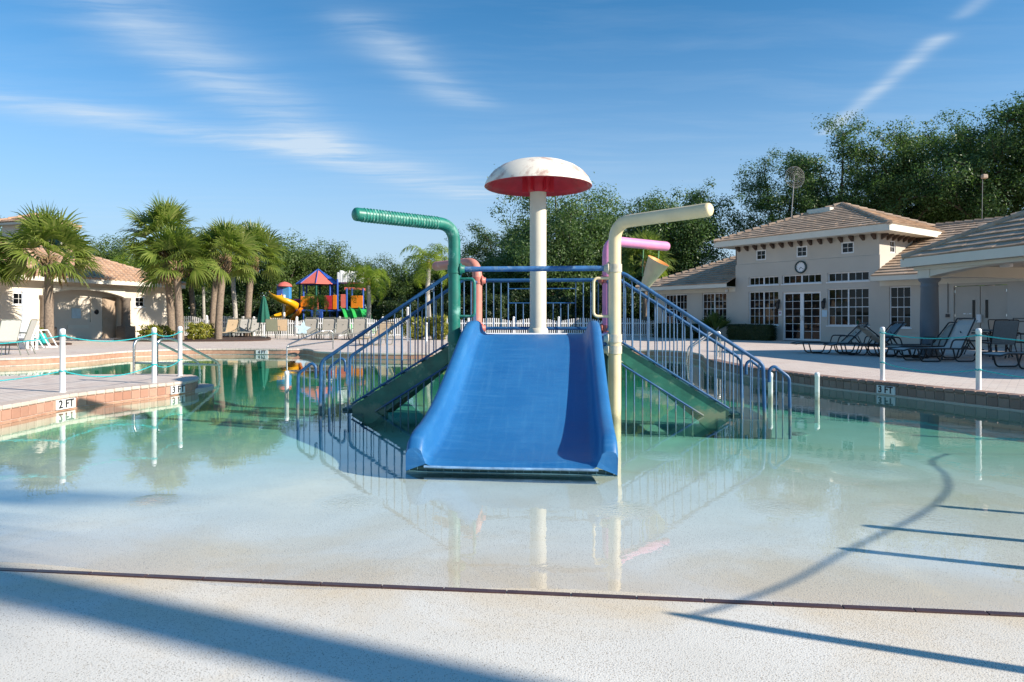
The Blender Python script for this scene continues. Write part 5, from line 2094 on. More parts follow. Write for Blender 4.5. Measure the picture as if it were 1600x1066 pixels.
# ------------------------------------------------------------------ garden furniture
def make_lounger(label, loc, rz, sling, frame, back=58, group='sling loungers'):
    t_ = thing('sun_lounger', label, 'lounger', loc, rz, group)
    hw = .31
    zs = .32
    mb = MB()
    n = 10
    prev = None
    for k in range(n + 1):
        x = -1.12 + 1.42 * k / n
        z = zs - .018 * math.sin(math.pi * k / n) - (0.05 * (1 - k / 1.5) if k < 1.5 else 0)
        cur = [(x, -hw, z), (x, hw, z), (x, hw, z + .012), (x, -hw, z + .012)]
        if prev:
            m_ = len(mb.v)
            mb.add(prev + cur, [(0, 1, 5, 4), (2, 3, 7, 6), (1, 2, 6, 5), (3, 0, 4, 7)])
        prev = cur
    mb.build('seat_sling', M[sling], t_)
    ca, sa = math.cos(R(back)), math.sin(R(back))
    mb = MB()
    prev = None
    for k in range(n + 1):
        s = .80 * k / n
        bow = .04 * math.sin(math.pi * k / n)
        x, z = .30 + s * ca + bow * sa, zs + s * sa - bow * ca
        if k > 8:
            x += .03 * (k - 8)
            z -= .02 * (k - 8)
        cur = [(x, -hw, z), (x, hw, z), (x + .012 * sa, hw, z - .012 * ca), (x + .012 * sa, -hw, z - .012 * ca)]
        if prev:
            mb.add(prev + cur, [(0, 1, 5, 4), (2, 3, 7, 6), (1, 2, 6, 5), (3, 0, 4, 7)])
        prev = cur
    mb.build('back_sling', M[sling], t_)
    mb = MB()
    for s_ in (-1, 1):
        mb.tube(arc_path([(-1.14, s_ * hw, zs - .04), (-1.0, s_ * hw, zs), (.42, s_ * hw, zs - .01), (.85, s_ * hw, zs - .03)], .06, 4), .018, 8)
    mb.tube([(-1.14, -hw, zs - .04), (-1.14, hw, zs - .04)], .018, 8)
    mb.tube([(.85, -hw, zs - .03), (.85, hw, zs - .03)], .018, 8)
    mb.build('seat_frame', M[frame], t_)
    mb = MB()
    tx, tz = .30 + .80 * ca, zs + .80 * sa
    mb.tube(arc_path([(.30, -hw, zs), (tx, -hw, tz), (tx, hw, tz), (.30, hw, zs)], .05, 4), .018, 8)
    mb.tube([(.30 + .45 * ca, 0, zs + .45 * sa), (.78, 0, zs - .03)], .012, 6)
    mb.build('back_frame', M[frame], t_)
    for s_ in (-1, 1):
        mb = MB()
        mb.tube(arc_path([(-.80, s_ * hw, zs), (-.72, s_ * hw, .015), (-.22, s_ * hw, .015), (-.12, s_ * hw, zs)], .09, 5), .018, 8)
        mb.build('leg_loop', M[frame], t_)
        mb = MB()
        mb.tube(arc_path([(.08, s_ * hw, zs), (.16, s_ * hw, .015), (.62, s_ * hw, .015), (.72, s_ * hw, zs)], .09, 5), .018, 8)
        mb.build('leg_loop', M[frame], t_)
        mb = MB()
        mb.tube(arc_path([(.0, s_ * (hw + .02), zs), (.06, s_ * (hw + .03), zs + .21), (.45, s_ * (hw + .03), zs + .21), (.62, s_ * (hw + .02), zs)], .08, 5), .018, 8)
        mb.build('armrest', M[frame], t_)
    return t_


def make_chair(label, loc, rz, sling, frame, group='sling chairs'):
    t_ = thing('patio_chair', label, 'chair', loc, rz, group)
    hw = .27
    mb = MB()
    mb.add([(-.24, -hw, .43), (-.24, hw, .43), (.22, hw, .40), (.22, -hw, .40), (-.24, -hw, .415), (-.24, hw, .415), (.22, hw, .385), (.22, -hw, .385)],
           [(0, 3, 2, 1), (4, 5, 6, 7), (0, 1, 5, 4), (2, 3, 7, 6), (1, 2, 6, 5), (3, 0, 4, 7)])
    mb.build('seat_sling', M[sling], t_)
    mb = MB()
    mb.add([(.22, -hw, .42), (.22, hw, .42), (.40, hw, .98), (.40, -hw, .98), (.235, -hw, .415), (.235, hw, .415), (.415, hw, .975), (.415, -hw, .975)],
           [(0, 1, 2, 3), (7, 6, 5, 4), (0, 4, 5, 1), (2, 6, 7, 3), (1, 5, 6, 2), (3, 7, 4, 0)])
    mb.build('back_sling', M[sling], t_)
    mb = MB()
    mb.tube(arc_path([(.22, -hw, .40), (.41, -hw, 1.0), (.41, hw, 1.0), (.22, hw, .40)], .05, 4), .014, 8)
    for s_ in (-1, 1):
        mb.tube([(-.25, s_ * hw, .42), (.24, s_ * hw, .40)], .014, 8)
    mb.tube([(-.25, -hw, .42), (-.25, hw, .42)], .014, 8)
    mb.build('seat_frame', M[frame], t_)
    for s_ in (-1, 1):
        mb = MB()
        mb.tube(arc_path([(-.30, s_ * (hw + .03), 0), (-.24, s_ * (hw + .03), .64), (.30, s_ * (hw + .03), .62)], .09, 5), .014, 8)
        mb.build('armrest', M[frame], t_)
        mb = MB()
        mb.tube([(.20, s_ * hw, .40), (.36, s_ * (hw + .02), 0)], .014, 8)
        mb.build('leg', M[frame], t_)
    return t_


def make_table(label, loc, r_=.55, mat='sling_slate', group=None):
    t_ = thing('patio_table', label, 'table', loc, 0, group)
    mb = MB()
    mb.lathe([(0, .70), (r_, .70), (r_ + .015, .715), (r_, .73), (0, .73)], 28)
    mb.build('table_top', M[mat], t_)
    for k in range(4):
        a = R(45 + 90 * k)
        mb = MB()
        mb.tube([(math.cos(a) * r_ * .6, math.sin(a) * r_ * .6, .70), (math.cos(a) * r_ * .5, math.sin(a) * r_ * .5, .35), (math.cos(a) * r_ * .8, math.sin(a) * r_ * .8, 0)], .018, 8)
        mb.build('leg', M['black_frame'], t_)
    return t_


LG = 'dark framed loungers on the clubhouse deck'
make_lounger('taupe lounger standing nearest the clubhouse doors', (PX(1303, 20.3), 20.3, DZ), R(-8), 'sling_taupe', 'black_frame', 46, LG)
make_lounger('slate blue lounger second from the clubhouse doors', (PX(1358, 19.4), 19.4, DZ), R(-4), 'sling_slate', 'black_frame', 50, LG)
make_lounger('taupe lounger partly hidden behind the 3 FT rope post', (PX(1402, 18.6), 18.6, DZ), R(172), 'sling_taupe', 'black_frame', 40, LG)
make_lounger('grey lounger right behind the tall pale lounger', (PX(1452, 18.0), 18.0, DZ), R(6), 'sling_taupe', 'black_frame', 50, LG)
make_lounger('tall pale grey lounger in front of the porch column', (PX(1470, 16.6), 16.6, DZ), R(4), 'sling_pale', 'black_frame', 64, LG)
make_lounger('pale lounger cut by the picture edge beside the rope', (PX(1625, 14.3), 14.3, DZ), R(5), 'sling_pale', 'black_frame', 50, LG)
make_table('round patio table under the porch roof', (PX(1552, 18.6), 18.6, DZ))
CG = 'sling chairs round the porch table'
make_chair('slate sling chair at the porch table, back to the pool', (PX(1560, 17.3), 17.3, DZ), R(-100), 'sling_slate', 'black_frame', CG)
make_chair('pale sling chair on the far side of the porch table', (PX(1570, 19.6), 19.6, DZ), R(75), 'sling_pale', 'black_frame', CG)
make_chair('pale sling chair between the tall lounger and porch table', (PX(1528, 19.2), 19.2, DZ), R(140), 'sling_slate', 'black_frame', CG)
make_chair('slate sling chair at the picture edge by the porch table', (PX(1596, 18.0), 18.0, DZ), R(-30), 'sling_slate', 'black_frame', CG)
LF = 'loungers and chairs along the white fence'
for (px, y, sl_, bk_, lab) in ((358, 35.5, 'sling_tan', 62, 'tan lounger beside the palm bed, leftmost along the fence'), (379, 36.5, 'sling_pale', 66, 'pale lounger right of the tan one by the palm bed'),
                               (393, 36.5, 'sling_pale', 66, 'pale lounger just left of the closed green umbrella'), (483, 33.5, 'sling_taupe', 70, 'taupe lounger by the fence beside the pale star'),
                               (511, 33.5, 'sling_taupe', 70, 'second taupe lounger from the pale star along the fence'), (533, 33.5, 'sling_taupe', 70, 'third taupe lounger from the pale star along the fence'),
                               (560, 33.5, 'sling_taupe', 70, 'taupe lounger by the fence below the green wavy slide'), (589, 26.5, 'sling_tan', 48, 'tan lounger alone on the far deck behind the left stair')):
    make_lounger(lab, (PX(px, y), y, DZ), R(92 if y > 30 else 70), sl_, 'grey_frame', bk_, LF)
make_chair('olive sling chair right of the closed green umbrella', (PX(426, 34.0), 34.0, DZ), R(-80), 'sling_olive', 'grey_frame', LF)
make_chair('tan sling chair behind the olive chair by the fence', (PX(440, 35.2), 35.2, DZ), R(-70), 'sling_tan', 'grey_frame', LF)
make_chair('grey sling chair by the white bench at the picture edge', (PX(27, 19.4), 19.4, DZ), R(20), 'sling_pale', 'grey_frame', 'chairs by the bath house')
make_chair('grey sling chair cut by the picture edge near the bath house', (PX(2, 19.0), 19.0, DZ), R(-20), 'sling_pale', 'grey_frame', 'chairs by the bath house')
# closed umbrella
um = thing('closed_umbrella', 'closed dark green umbrella standing by the white fence', 'umbrella', (PX(412, 36.0), 36.0, DZ))
mb = MB()
mb.tube([(0, 0, 0), (0, 0, 2.25)], .024, 10)
mb.build('pole', M['white_paint'], um)
mb = MB()
V = []
for (r_, z) in ((.03, 2.22), (.10, 2.05), (.17, 1.7), (.24, 1.25), (.31, .86), (.30, .80)):
    for k in range(32):
        a = 2 * math.pi * k / 32
        rr = r_ * (1 + .22 * math.cos(8 * a))
        V.append((rr * math.cos(a), rr * math.sin(a), z))
mb.add(V, [(i * 32 + k, i * 32 + (k + 1) % 32, (i + 1) * 32 + (k + 1) % 32, (i + 1) * 32 + k) for i in range(5) for k in range(32)], True)
mb.build('canopy', M['umbrella'], um)
mb = MB()
mb.lathe([(0, .09), (.06, .09), (.25, .05), (.27, 0)], 20)
mb.build('base', M['column'], um)
# folded white frame with a teal towel
fw_ = thing('folding_frame', 'white folding frame hung with a teal towel beside the palm', 'frame', (PX(69, 24.2), 24.2, DZ))
mb = MB()
for (x0, x1) in ((-.30, .12), (-.02, .34)):
    for y in (-.2, .2):
        mb.tube([(x0, y, .62), (x1, y, 0)], .022, 8)
    mb.tube([(x0, -.2, .62), (x0, .2, .62)], .022, 8)
    mb.tube([(x1, -.2, .02), (x1, .2, .02)], .022, 8)
mb.build('frame', M['white_paint'], fw_)
mb = MB()
mb.box(-.10, .10, -.19, .19, .14, .50, Matrix.Rotation(R(-22), 4, 'Y'))
mb.build('towel', M['teal_cloth'], fw_)
# pale star ornament on the fence
sb = MB()
pts = []
for k in range(10):
    a = R(36 * k + 12)
    r_ = .40 if k % 2 == 0 else .18
    pts.append((math.cos(a) * r_, math.sin(a) * r_))
sb.prism(pts, -.05, .05, True, True)
so = sb.build('star_ornament', M['sign_blue'], None, (PX(473, 32.6), 32.6, DZ + .52))
so.rotation_euler = (R(84), 0, R(8))
tag(so, 'pale blue star ornament leaning by the white fence', 'ornament')
# white bench-like screen and lamp post at the left picture edge
lpst = thing('lamp_post', 'white lamp post with a thick base before the bath house', 'lamp post', (PX(37, 23), 23, DZ))
mb = MB()
mb.bbox(-.11, .11, -.11, .11, 0, .95, .02)
mb.build('base', M['white_paint'], lpst)
mb = MB()
mb.bbox(-.05, .05, -.05, .05, .95, 1.92, .01)
mb.lathe([(.07, 1.92), (.07, 1.95), (0, 2.0)], 12)
mb.build('pole', M['white_paint'], lpst)
wb = thing('garden_bench', 'white bench with a curved slatted back by the lamp post', 'bench', (PX(14, 22.2), 22.2, DZ), R(18))
mb = MB()
n = 11
for k in range(n):
    x = -.7 + 1.4 * k / (n - 1)
    mb.box(x - .045, x + .045, .28, .31, .42, .98 - .22 * (x / .7 if x > 0 else -x * .3))
mb.build('back_slats', M['white_paint'], wb)
mb = MB()
mb.box(-.75, .75, -.22, .27, .40, .44)
mb.build('seat', M['white_paint'], wb)
for x in (-.7, .7):
    for y in (-.18, .24):
        mb = MB()
        mb.box(x - .03, x + .03, y - .03, y + .03, 0, .40)
        mb.build('leg', M['white_paint'], wb)
# ------------------------------------------------------------------ white picket fences
def fence(label, pts, sect, h, scallop):
    t_ = thing('picket_fence', label, 'fence', (pts[0][0], pts[0][1], 0.1), 0, 'white picket fences')
    o_ = Vector((pts[0][0], pts[0][1], 0.1))
    pk = MB()
    rl = MB()
    for a_, b_ in zip(pts, pts[1:]):
        A, B = Vector((a_[0], a_[1], 0.1)) - o_, Vector((b_[0], b_[1], 0.1)) - o_
        L = (B - A).length
        ns = max(1, round(L / sect))
        ang = math.atan2((B - A).y, (B - A).x)
        for s in range(ns):
            P0, P1 = A.lerp(B, s / ns), A.lerp(B, (s + 1) / ns)
            p = MB()
            p.bbox(-.06, .06, -.06, .06, 0, h + .12, .01)
            p.lathe([(.085, h + .12), (.085, h + .14), (0, h + .20)], 4)
            p.build('post', M['white_paint'], t_, P0, ang)
            sl = (P1 - P0).length
            npk = int(sl / .12)
            for k in range(1, npk):
                t = k / npk
                c = P0.lerp(P1, t)
                hh = h - scallop * .5 + scallop * math.sin(math.pi * t)
                Mx = Matrix.Translation(c) @ Matrix.Rotation(ang, 4, 'Z')
                pk.box(-.028, .028, -.012, .012, .06, hh, Mx)
            for z in (.14, h - .24):
                rl.box(0, sl, -.02, .02, z, z + .07, Matrix.Translation(P0) @ Matrix.Rotation(ang, 4, 'Z'))
        if b_ is pts[-1]:
            p = MB()
            p.bbox(-.06, .06, -.06, .06, 0, h + .12, .01)
            p.build('post', M['white_paint'], t_, B, ang)
    k_ = pk.build('pickets', M['white_paint'], t_)
    k_['kind'] = 'stuff'
    rl.build('rails', M['white_paint'], t_)


fence('white picket fence with arched tops in front of the playground', [(-14.9, 39.4), (-2.5, 39.4), (10.5, 39.4)], 2.4, 1.05, .20)
fence('white picket fence with arched tops behind the palm bed', [(-19.6, 39.2), (-15.2, 38.6)], 2.3, 1.12, .28)

# ------------------------------------------------------------------ playground
K = 1067 / 48.0
pg = thing('playground', 'colourful playground with red and blue roof, yellow spiral slide and green slide', 'playground', (PX(515, 48), 48, 0.12))


def gx(px):
    return (px - 515) / K


def gz(py):
    return (497 - py) / K + 1.13


def gbox(name, mat, x0, x1, y0, y1, d0, d1, bv=.02):
    mb = MB()
    mb.bbox(gx(x0), gx(x1), d0, d1, gz(y1), gz(y0), bv)
    return mb.build(name, M[mat], pg)


# hexagon roof, alternating panels
cxr, rr = gx(497), 1.5
apx = Vector((cxr, 0, gz(421)))
for k in range(8):
    a0, a1 = R(45 * k + 10), R(45 * k + 55)
    p0 = Vector((cxr + rr * math.cos(a0), rr * math.sin(a0), gz(444)))
    p1 = Vector((cxr + rr * math.cos(a1), rr * math.sin(a1), gz(444)))
    mb = MB()
    dn = Vector((0, 0, -.05))
    mb.add([p0, p1, apx, p0 + dn, p1 + dn, apx + dn], [(0, 1, 2), (5, 4, 3), (0, 3, 4, 1), (1, 4, 5, 2), (2, 5, 3, 0)])
    rp_ = mb.build('roof_panel', M['pg_blue'] if k in (2, 4, 7) else M['pg_salmon'], pg)
    mb = MB()
    mb.tube([p0 + Vector((0, 0, .02)), apx + Vector((0, 0, .02))], .035, 6)
    mb.build('roof_rib', M['pg_blue'], rp_)
for k in range(8):
    a0 = R(45 * k + 10)
    mb = MB()
    x, y = cxr + 1.25 * math.cos(a0), 1.25 * math.sin(a0)
    mb.tube([(x, y, 0), (x, y, gz(442))], .065, 8)
    mb.build('post', M['pg_blue'] if k % 2 else M['umbrella'], pg)
gbox('deck_panel', 'pg_red', 514, 527, 463, 484, -1.25, -1.15)
gbox('deck_panel', 'pg_orange', 527, 533, 462, 484, -1.27, -1.17)
gbox('deck_panel', 'pg_salmon', 539, 549, 461, 482, -1.25, -1.15)
gbox('deck_panel', 'pg_orange', 555, 573, 463, 482, -1.30, -1.18)
gbox('deck_panel', 'pg_orange', 478, 492, 464, 480, -1.25, -1.15)
gbox('deck_panel', 'pg_salmon', 494, 505, 464, 484, -1.25, -1.15)
gbox('deck', 'pg_blue', 470, 574, 484, 487, -1.2, 1.3)
gbox('climbing_panel', 'pg_blue', 494, 512, 487, 500, -1.3, -1.2)
gbox('climbing_panel', 'pg_purple', 466, 478, 468, 490, -1.0, .4)
for px in (534, 548, 556, 573):
    mb = MB()
    mb.tube([(gx(px), -1.2, 0), (gx(px), -1.2, gz(438 if px < 540 else 452))], .07, 8)
    mb.build('post', M['pg_blue'], pg)
mb = MB()
for k in range(9):
    x = gx(532) + k * .17
    mb.bbox(x, x + .19, -1.0, .6, gz(443), gz(427) + .13 * math.sin(k * 1.9), .04)
mb.build('cloud_roof', M['white_paint'], pg)
gbox('shade_panel', 'pg_salmon', 543, 568, 450, 454, -1.0, .8)
gbox('turret', 'pg_lightblue', 452, 462, 449, 468, -1.4, -.9)
gbox('turret', 'pg_blue', 443, 452, 449, 466, -1.42, -.92)
mb = MB()
mb.lathe([(.52, gz(449)), (.46, gz(446)), (.25, gz(443)), (0, gz(441.5))], 14, (gx(453), -1.15))
mb.build('turret_roof', M['pg_salmon'], pg)
# spiral slide
mb = MB()
V, Fc = [], []
for k in range(41):
    t = k / 40
    a = R(200) + t * R(470)
    r_ = .55
    c = Vector((gx(454) + r_ * math.cos(a), -1.4 + r_ * math.sin(a), gz(463) - t * (gz(463) - .25)))
    rad = Vector((math.cos(a), math.sin(a), 0))
    for (q_, z) in ((-.42, .12), (-.36, -.04), (-.15, -.12), (.15, -.12), (.36, -.02), (.44, .30), (.40, .30), (.34, .02), (-.36, .02)):
        V.append(c + rad * q_ + Vector((0, 0, z)))
for k in range(40):
    for j in range(9):
        j2 = (j + 1) % 9
        Fc.append((k * 9 + j, k * 9 + j2, (k + 1) * 9 + j2, (k + 1) * 9 + j))
mb.add(V, Fc, True)
mb.build('spiral_slide', M['pg_yellow'], pg)
mb = MB()
mb.tube([(gx(454), -1.4, 0), (gx(454), -1.4, gz(462))], .09, 10)
mb.build('post', M['white_paint'], pg)
# wavy triple slide
for k in range(3):
    mb = MB()
    V, Fc = [], []
    for i in range(13):
        t = i / 12
        x = gx(545) + k * .62 + t * 1.05
        y = -1.2 - t * 1.3
        z = gz(483) * (1 - t) + .2 * t + .10 * math.sin(t * 9.4)
        for (q_, dz) in ((-.30, .16), (-.26, 0), (.26, 0), (.30, .16), (.34, .16), (.30, -.06), (-.30, -.06), (-.34, .16)):
            V.append((x + q_ * .8, y + q_ * .6, z + dz))
    for i in range(12):
        for j in range(8):
            Fc.append((i * 8 + j, i * 8 + (j + 1) % 8, (i + 1) * 8 + (j + 1) % 8, (i + 1) * 8 + j))
    mb.add(V, Fc, True)
    mb.build('wavy_slide', M['pg_green'], pg)
mb = MB()
V, Fc = [], []
for i in range(9):
    t = i / 8
    for (q_, dz) in ((-.3, .15), (-.25, 0), (.25, 0), (.3, .15), (.3, -.05), (-.3, -.05)):
        V.append((gx(482) - t * 1.1 + q_ * .3, -1.1 - t * .9 + q_, gz(486) * (1 - t) + .2 + dz))
for i in range(8):
    for j in range(6):
        Fc.append((i * 6 + j, i * 6 + (j + 1) % 6, (i + 1) * 6 + (j + 1) % 6, (i + 1) * 6 + j))
mb.add(V, Fc, True)
mb.build('short_slide', M['pg_orange'], pg)

# ------------------------------------------------------------------ planting beds
for (pts, lab) in (([(-22.6, 25.6), (-20.9, 25.4), (-18.2, 25.9), (-17.2, 26.6), (-18.4, 27.8), (-21, 28.6), (-23, 28)], 'mulch bed round the palm before the bath house'),
                   ([(-17.2, 30.6), (-14, 30.2), (-11.5, 31.0), (-11.8, 33.4), (-14, 37.6), (-18.5, 38.0), (-19.0, 33)], 'mulch bed under the palm group')):
    ed = smooth_line(pts, .35, True)[:-1]
    mb = MB()
    mb.prism([(p.x, p.y) for p in ed], DZ - .02, DZ + .06)
    c = sum((Vector(p) for p in ed), Vector()) / len(ed)
    o_ = mb.build('mulch', M['mulch'])
    o_['kind'] = 'structure'
    o_['label'] = lab

# ------------------------------------------------------------------ palms
sab1 = make_sabal(11, 3.0, .145, 40, .92, 1.0)
sab2 = make_sabal(12, 4.3, .145, 42, .95, 1.05, (-.35, 0))
sab3 = make_sabal(13, 3.1, .145, 36, .85, 1.0, (-.2, 0))
sab4 = make_sabal(14, 3.7, .145, 38, .9, .95, (.3, 0))
SG = 'sabal palms'
plant_sabal(sab1, 'sabal palm standing alone before the arched bath house recess', (PX(76, 27.2), 27.2, DZ), .4, 1.1)
plant_sabal(sab3, 'sabal palm with its crown cut by the picture edge', (PX(-38, 26.4), 26.4, DZ), 2.0, .95)
plant_sabal(sab2, 'tallest sabal palm of the group, at the corner of the bath house', (PX(268, 31.6), 31.6, DZ), 0, 1.05)
plant_sabal(sab3, 'low sabal palm in front of the tallest one at the bath house corner', (PX(281, 30.8), 30.8, DZ), 1.1, 1.08)
plant_sabal(sab4, 'sabal palm rising from the yellow shrub bed before the fence', (PX(341, 32.0), 32.0, DZ), .2, 1.02)
plant_sabal(sab4, 'sabal palm nearest the closed umbrella, behind the fence', (PX(386, 38.0), 38.0, DZ), 0.0, 1.15)
plant_sabal(sab2, 'sabal palm with reddish trunk behind the yellow shrub bed', (PX(331, 36.5), 36.5, DZ), 3.6, .95)
plant_sabal(sab4, 'sabal palm behind the fence left of the thin pale trunks', (PX(303, 41.0), 41.0, .1), 3.0, 1.05)
plant_sabal(sab2, 'fan palm behind the tipping bucket below the oaks', (PX(1008, 43.0), 43.0, .1), 1.3, 1.05)
que1 = make_queen(21, 5.6, .11, 18, 2.0)
que2 = make_queen(22, 3.1, .12, 16, 1.9)
que3 = make_queen(23, 4.4, .14, 18, 2.3)
QG = 'feather palms'
plant_queen(que1, 'feather palm rising above the sabal palms', (PX(366, 40.0), 40.0, .1), .3, 1.05)
plant_queen(que1, 'feather palm with thin pale trunk behind the fan palms', (PX(318, 42.0), 42.0, .1), 1.7, .82)
plant_queen(que2, 'small feather palm in front of the playground roof', (PX(492, 45.0), 45.0, .1), .5, .72)
plant_queen(que2, 'bright feather palm in front of the green playground slide', (PX(576, 43.5), 43.5, .1), 2.1, 1.18)
plant_queen(que3, 'feather palm with drooping fronds beside the green spray pipe', (PX(669, 40.6), 40.6, .1), 1.0, 1.03)
plant_queen(que3, 'tall dark feather palm behind the bath house roof', (PX(205, 45.0), 45.0, .1), 2.2, 1.0)

# ------------------------------------------------------------------ shrubs and hedges
ysh = [leaf_blob(s_, 1.6, 1.0, .8, 2600, .11, M['leaf_yellow']) for s_ in (31, 32)]
dsh = [leaf_blob(s_, 3.4, 2.4, 2.6, 9000, .15, M['leaf_hedge']) for s_ in (33, 34)]


def shrub(me, label, loc, rz=0, sc=(1, 1, 1), group=None):
    t_ = thing('shrub', label, 'shrub', loc, rz, group)
    t_.scale = sc
    link('foliage', me, t_)
    mb = MB()
    for k in range(5):
        a = k * 1.3
        mb.tube([(0, 0, 0), (math.cos(a) * .2, math.sin(a) * .2, .4)], [.03, .015], 5)
    mb.build('stem', M['bark_oak'], t_)


shrub(ysh[0], 'yellow green shrub at the bath house corner', (PX(244, 31.2), 31.2, DZ), .4, (.95, .95, .95), 'yellow shrubs')
shrub(ysh[1], 'yellow shrub between the two palm trunks', (PX(313, 31.8), 31.8, DZ), 1.4, (1.0, 1.0, 1.1), 'yellow shrubs')
shrub(ysh[0], 'small yellow green shrub at the foot of the lone palm', (PX(67, 29.2), 29.2, DZ), 2.4, (.5, .5, .8), 'yellow shrubs')
shrub(ysh[1], 'rounded yellow shrub on the far deck seen through the left stair', (PX(652, 33), 33, DZ), .3, (.95, .9, 1.45), 'yellow shrubs')
shrub(ysh[0], 'second rounded yellow shrub beside the green spray pipe', (PX(684, 33), 33, DZ), 2.3, (1.0, .9, 1.5), 'yellow shrubs')
SB = 'dark bushes behind the white fence'
for i, (px, y, s_, lab) in enumerate(((628, 46, .9, 'dark bush behind the fence right of the green playground slide'), (705, 45, 1.0, 'dark bush behind the green spray pipe'), (760, 45, 1.05, 'dark bush behind the back railing near the salmon pipe'),
                                      (815, 46, 1.1, 'dark bush behind the mushroom pole'), (875, 45, 1.0, 'dark bush behind the back railing right of the mushroom pole'), (930, 46, 1.1, 'dark bush behind the fence near the pink pipe'),
                                      (985, 47, 1.1, 'dark bush behind the fence right of the yellow pipe'), (1040, 46, 1.0, 'dark bush at the end of the fence beside the clubhouse wing'), (430, 52, 1.0, 'dark bush left of the spiral slide'),
                                      (380, 50, 1.0, 'dark bush behind the sabal palms near the umbrella'), (330, 50, 1.1, 'dark bush behind the thin palm trunks'), (610, 54, 1.2, 'dark bush behind the wavy slide'), (525, 56, 1.3, 'dark bush behind the playground'))):
    shrub(dsh[i % 2], lab, (PX(px, y), y, .1), i * 1.1, (s_, s_, s_ * 1.1), SB)
hedge_me = leaf_blob(35, 2.2, .7, .72, 7000, .07, M['leaf_hedge'], True)
cbm_ = Matrix.Translation(cb.location) @ Matrix.Rotation(cb.rotation_euler.z, 4, 'Z')


def hedge(lx, ly, label, sx=1.0):
    p = cbm_ @ Vector((lx, ly, 0))
    t_ = thing('hedge', label, 'hedge', p, cb.rotation_euler.z, 'clipped hedges')
    t_.scale = (sx, 1, 1)
    link('foliage', hedge_me, t_)
    mb = MB()
    mb.box(-1.04, 1.04, -.31, .31, 0, .67)
    mb.build('twigs', M['leaf_hedge'], t_)


hedge(-2.1, -.75, 'clipped box hedge beside the clubhouse glass doors')
hedge(-6.6, -.8, 'clipped hedge under the far wing windows of the clubhouse', 1.2)
# spiky plant in front of the left wing
V, Fq = [], []
q = random.Random(5)
for k in range(34):
    frond_fan(V, Fq, np.array([0, 0, .35]), q.uniform(0, 6.28), R(q.uniform(35, 88)), .35, .75, q, 6, R(50), .15)
spm = np_mesh('foliage', np.array(V), np.array(Fq), M['leaf_mid'])
p = cbm_ @ Vector((-4.05, -.9, 0))
sk = thing('spiky_plant', 'upright spiky plant between the wing window and hedge', 'plant', p)
link('foliage', spm, sk)
mb = MB()
mb.lathe([(0, .38), (.2, .38), (.22, .36), (.16, 0)], 14)
mb.build('stem_base', M['bark_palm'], sk)
# pale pole and white bins on the far deck
for (px, y, h, lab) in ((637, 31, 1.55, 'white pole behind the left stair beside the yellow shrubs'), (666, 31, .85, 'short white post in front of the yellow shrubs')):
    post(PX(px, y), y, h, lab, DZ, 'deck_post', 'white posts on the far deck', .055)

# ------------------------------------------------------------------ trees
oakA = make_tree(41, 11.6, 5.9, 2.2, 13, 8, 1.15, 190, .165, M['leaf_oak'], .32, .72, .12, 60)
oakB = make_tree(42, 11.2, 4.4, 3.0, 11, 7, 1.0, 180, .16, M['leaf_oak'], .26, .75, .15, 30)
oakC = make_tree(43, 16.5, 5.0, 6.5, 9, 7, 1.0, 150, .165, M['leaf_oak'], .26, .72, .36, 0)
oakD = make_tree(44, 17.0, 5.6, 6.0, 10, 7, 1.08, 150, .17, M['leaf_oak'], .30, .7, .32, 0)
midA = make_tree(45, 8.0, 3.6, 2.0, 9, 6, .95, 150, .15, M['leaf_mid'], .22, .8, .15, 40)
midB = make_tree(46, 8.6, 3.2, 2.2, 8, 6, .9, 150, .15, M['leaf_mid'], .2, .85, .12, 40)
OG = 'oaks behind the pool'
plant_tree(oakA, 'oak_tree', 'broad dense oak behind the mushroom fountain', 'tree', (PX(868, 52), 52, .1), .3, 1.02, OG)
plant_tree(oakB, 'oak_tree', 'dark oak behind the yellow spray pipe arm', 'tree', (PX(1048, 53), 53, .1), 1.1, 1.05, OG)
plant_tree(oakB, 'oak_tree', 'oak filling the gap left of the broad oak', 'tree', (PX(790, 58), 58, .1), 2.6, .86, OG)
plant_tree(oakB, 'oak_tree', 'oak behind the two oaks by the fan palm', 'tree', (PX(975, 60), 60, .1), 4.0, 1.0, OG)
RG = 'tall oaks behind the clubhouse'
plant_tree(oakC, 'oak_tree', 'leftmost tall oak behind the clubhouse, beside the dish antenna', 'tree', (PX(1222, 51), 51, .1), .2, .80, RG)
plant_tree(oakC, 'oak_tree', 'tall oak directly behind the tower roof peak', 'tree', (PX(1305, 50), 50, .1), 1.9, .93, RG)
plant_tree(oakD, 'oak_tree', 'tall oak right of the tower roof peak', 'tree', (PX(1400, 49), 49, .1), .9, .90, RG)
plant_tree(oakC, 'oak_tree', 'tall oak left of the thin roof mast', 'tree', (PX(1470, 50), 50, .1), 3.4, .97, RG)
plant_tree(oakD, 'oak_tree', 'tallest oak rising behind the thin roof mast', 'tree', (PX(1548, 46), 46, .1), 2.2, 1.0, RG)
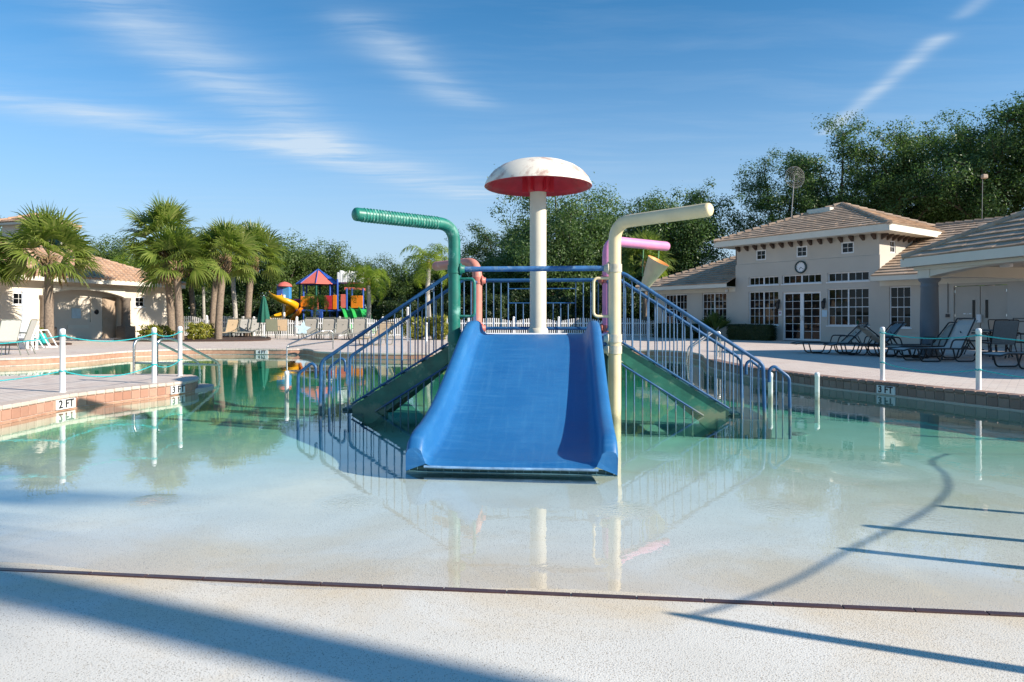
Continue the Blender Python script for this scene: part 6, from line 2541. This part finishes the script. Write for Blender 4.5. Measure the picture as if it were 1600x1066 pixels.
plant_tree(oakD, 'oak_tree', 'tall oak cut by the picture edge above the porch roof', 'tree', (PX(1640, 45), 45, .1), 4.4, 1.02, RG)
TG = 'trees behind the bath house and playground'
for i, (px, y, sc, me, lab) in enumerate(((8, 52, 1.02, midA, 'tree at the picture edge behind the bath house lantern roof'), (105, 55, .98, midB, 'tree behind the bath house right of its lantern roof'), (160, 56, .9, midA, 'tree behind the bath house ridge'),
                                          (225, 58, .95, midB, 'tree behind the tallest sabal palm'), (300, 58, .95, midA, 'tree behind the sabal group'), (370, 58, .9, midB, 'tree behind the feather palm above the sabals'),
                                          (432, 56, .98, midA, 'tree behind the closed umbrella and spiral slide'), (478, 60, .96, midB, 'tree behind the playground roof peak'), (520, 60, .88, midA, 'tree behind the white cloud roof of the playground'),
                                          (562, 61, .84, midB, 'tree behind the bright feather palm'), (628, 55, .80, midB, 'narrow tree left of the drooping feather palm'), (690, 56, .76, midA, 'tree behind the green spray pipe'),
                                          (-60, 50, 1.0, midB, 'tree beyond the picture edge behind the bath house'), (735, 60, .72, midA, 'tree behind the salmon spray pipe'))):
    plant_tree(me, 'broadleaf_tree', lab, 'tree', (PX(px, y), y, .1), i * .9, sc, TG)

# far wood closing the horizon
q = np.random.default_rng(9)
n = 60000
ang = q.uniform(-1.25, 1.25, n)
rad = q.uniform(95, 125, n)
hh = 5.0 + 1.6 * np.sin(ang * 23) + 1.1 * np.sin(ang * 57 + 1)
z = q.uniform(0, 1, n) ** .7 * hh
pos = np.stack([np.sin(ang) * rad, np.cos(ang) * rad, z + .1], 1)
v_, f_ = leaf_quads(pos, q.normal(size=(n, 3)) + np.array([0, -.6, .4]), q.uniform(0, 6.28, n), q.uniform(.6, 1.2, n), q.uniform(.4, .7, n))
fo = link('far_woods', np_mesh('far_woods', v_, f_, M['leaf_mid']))
tag(fo, 'far wood closing the view behind the gardens', 'woods', kind='stuff')

# palm behind the camera whose trunk shades the beach
plant_sabal(make_sabal(51, 9.0, .16, 40, 1.0, 1.1), 'tall palm beside the beach entry outside the picture', (11.2, -2.55, .15), 0, 1.0)
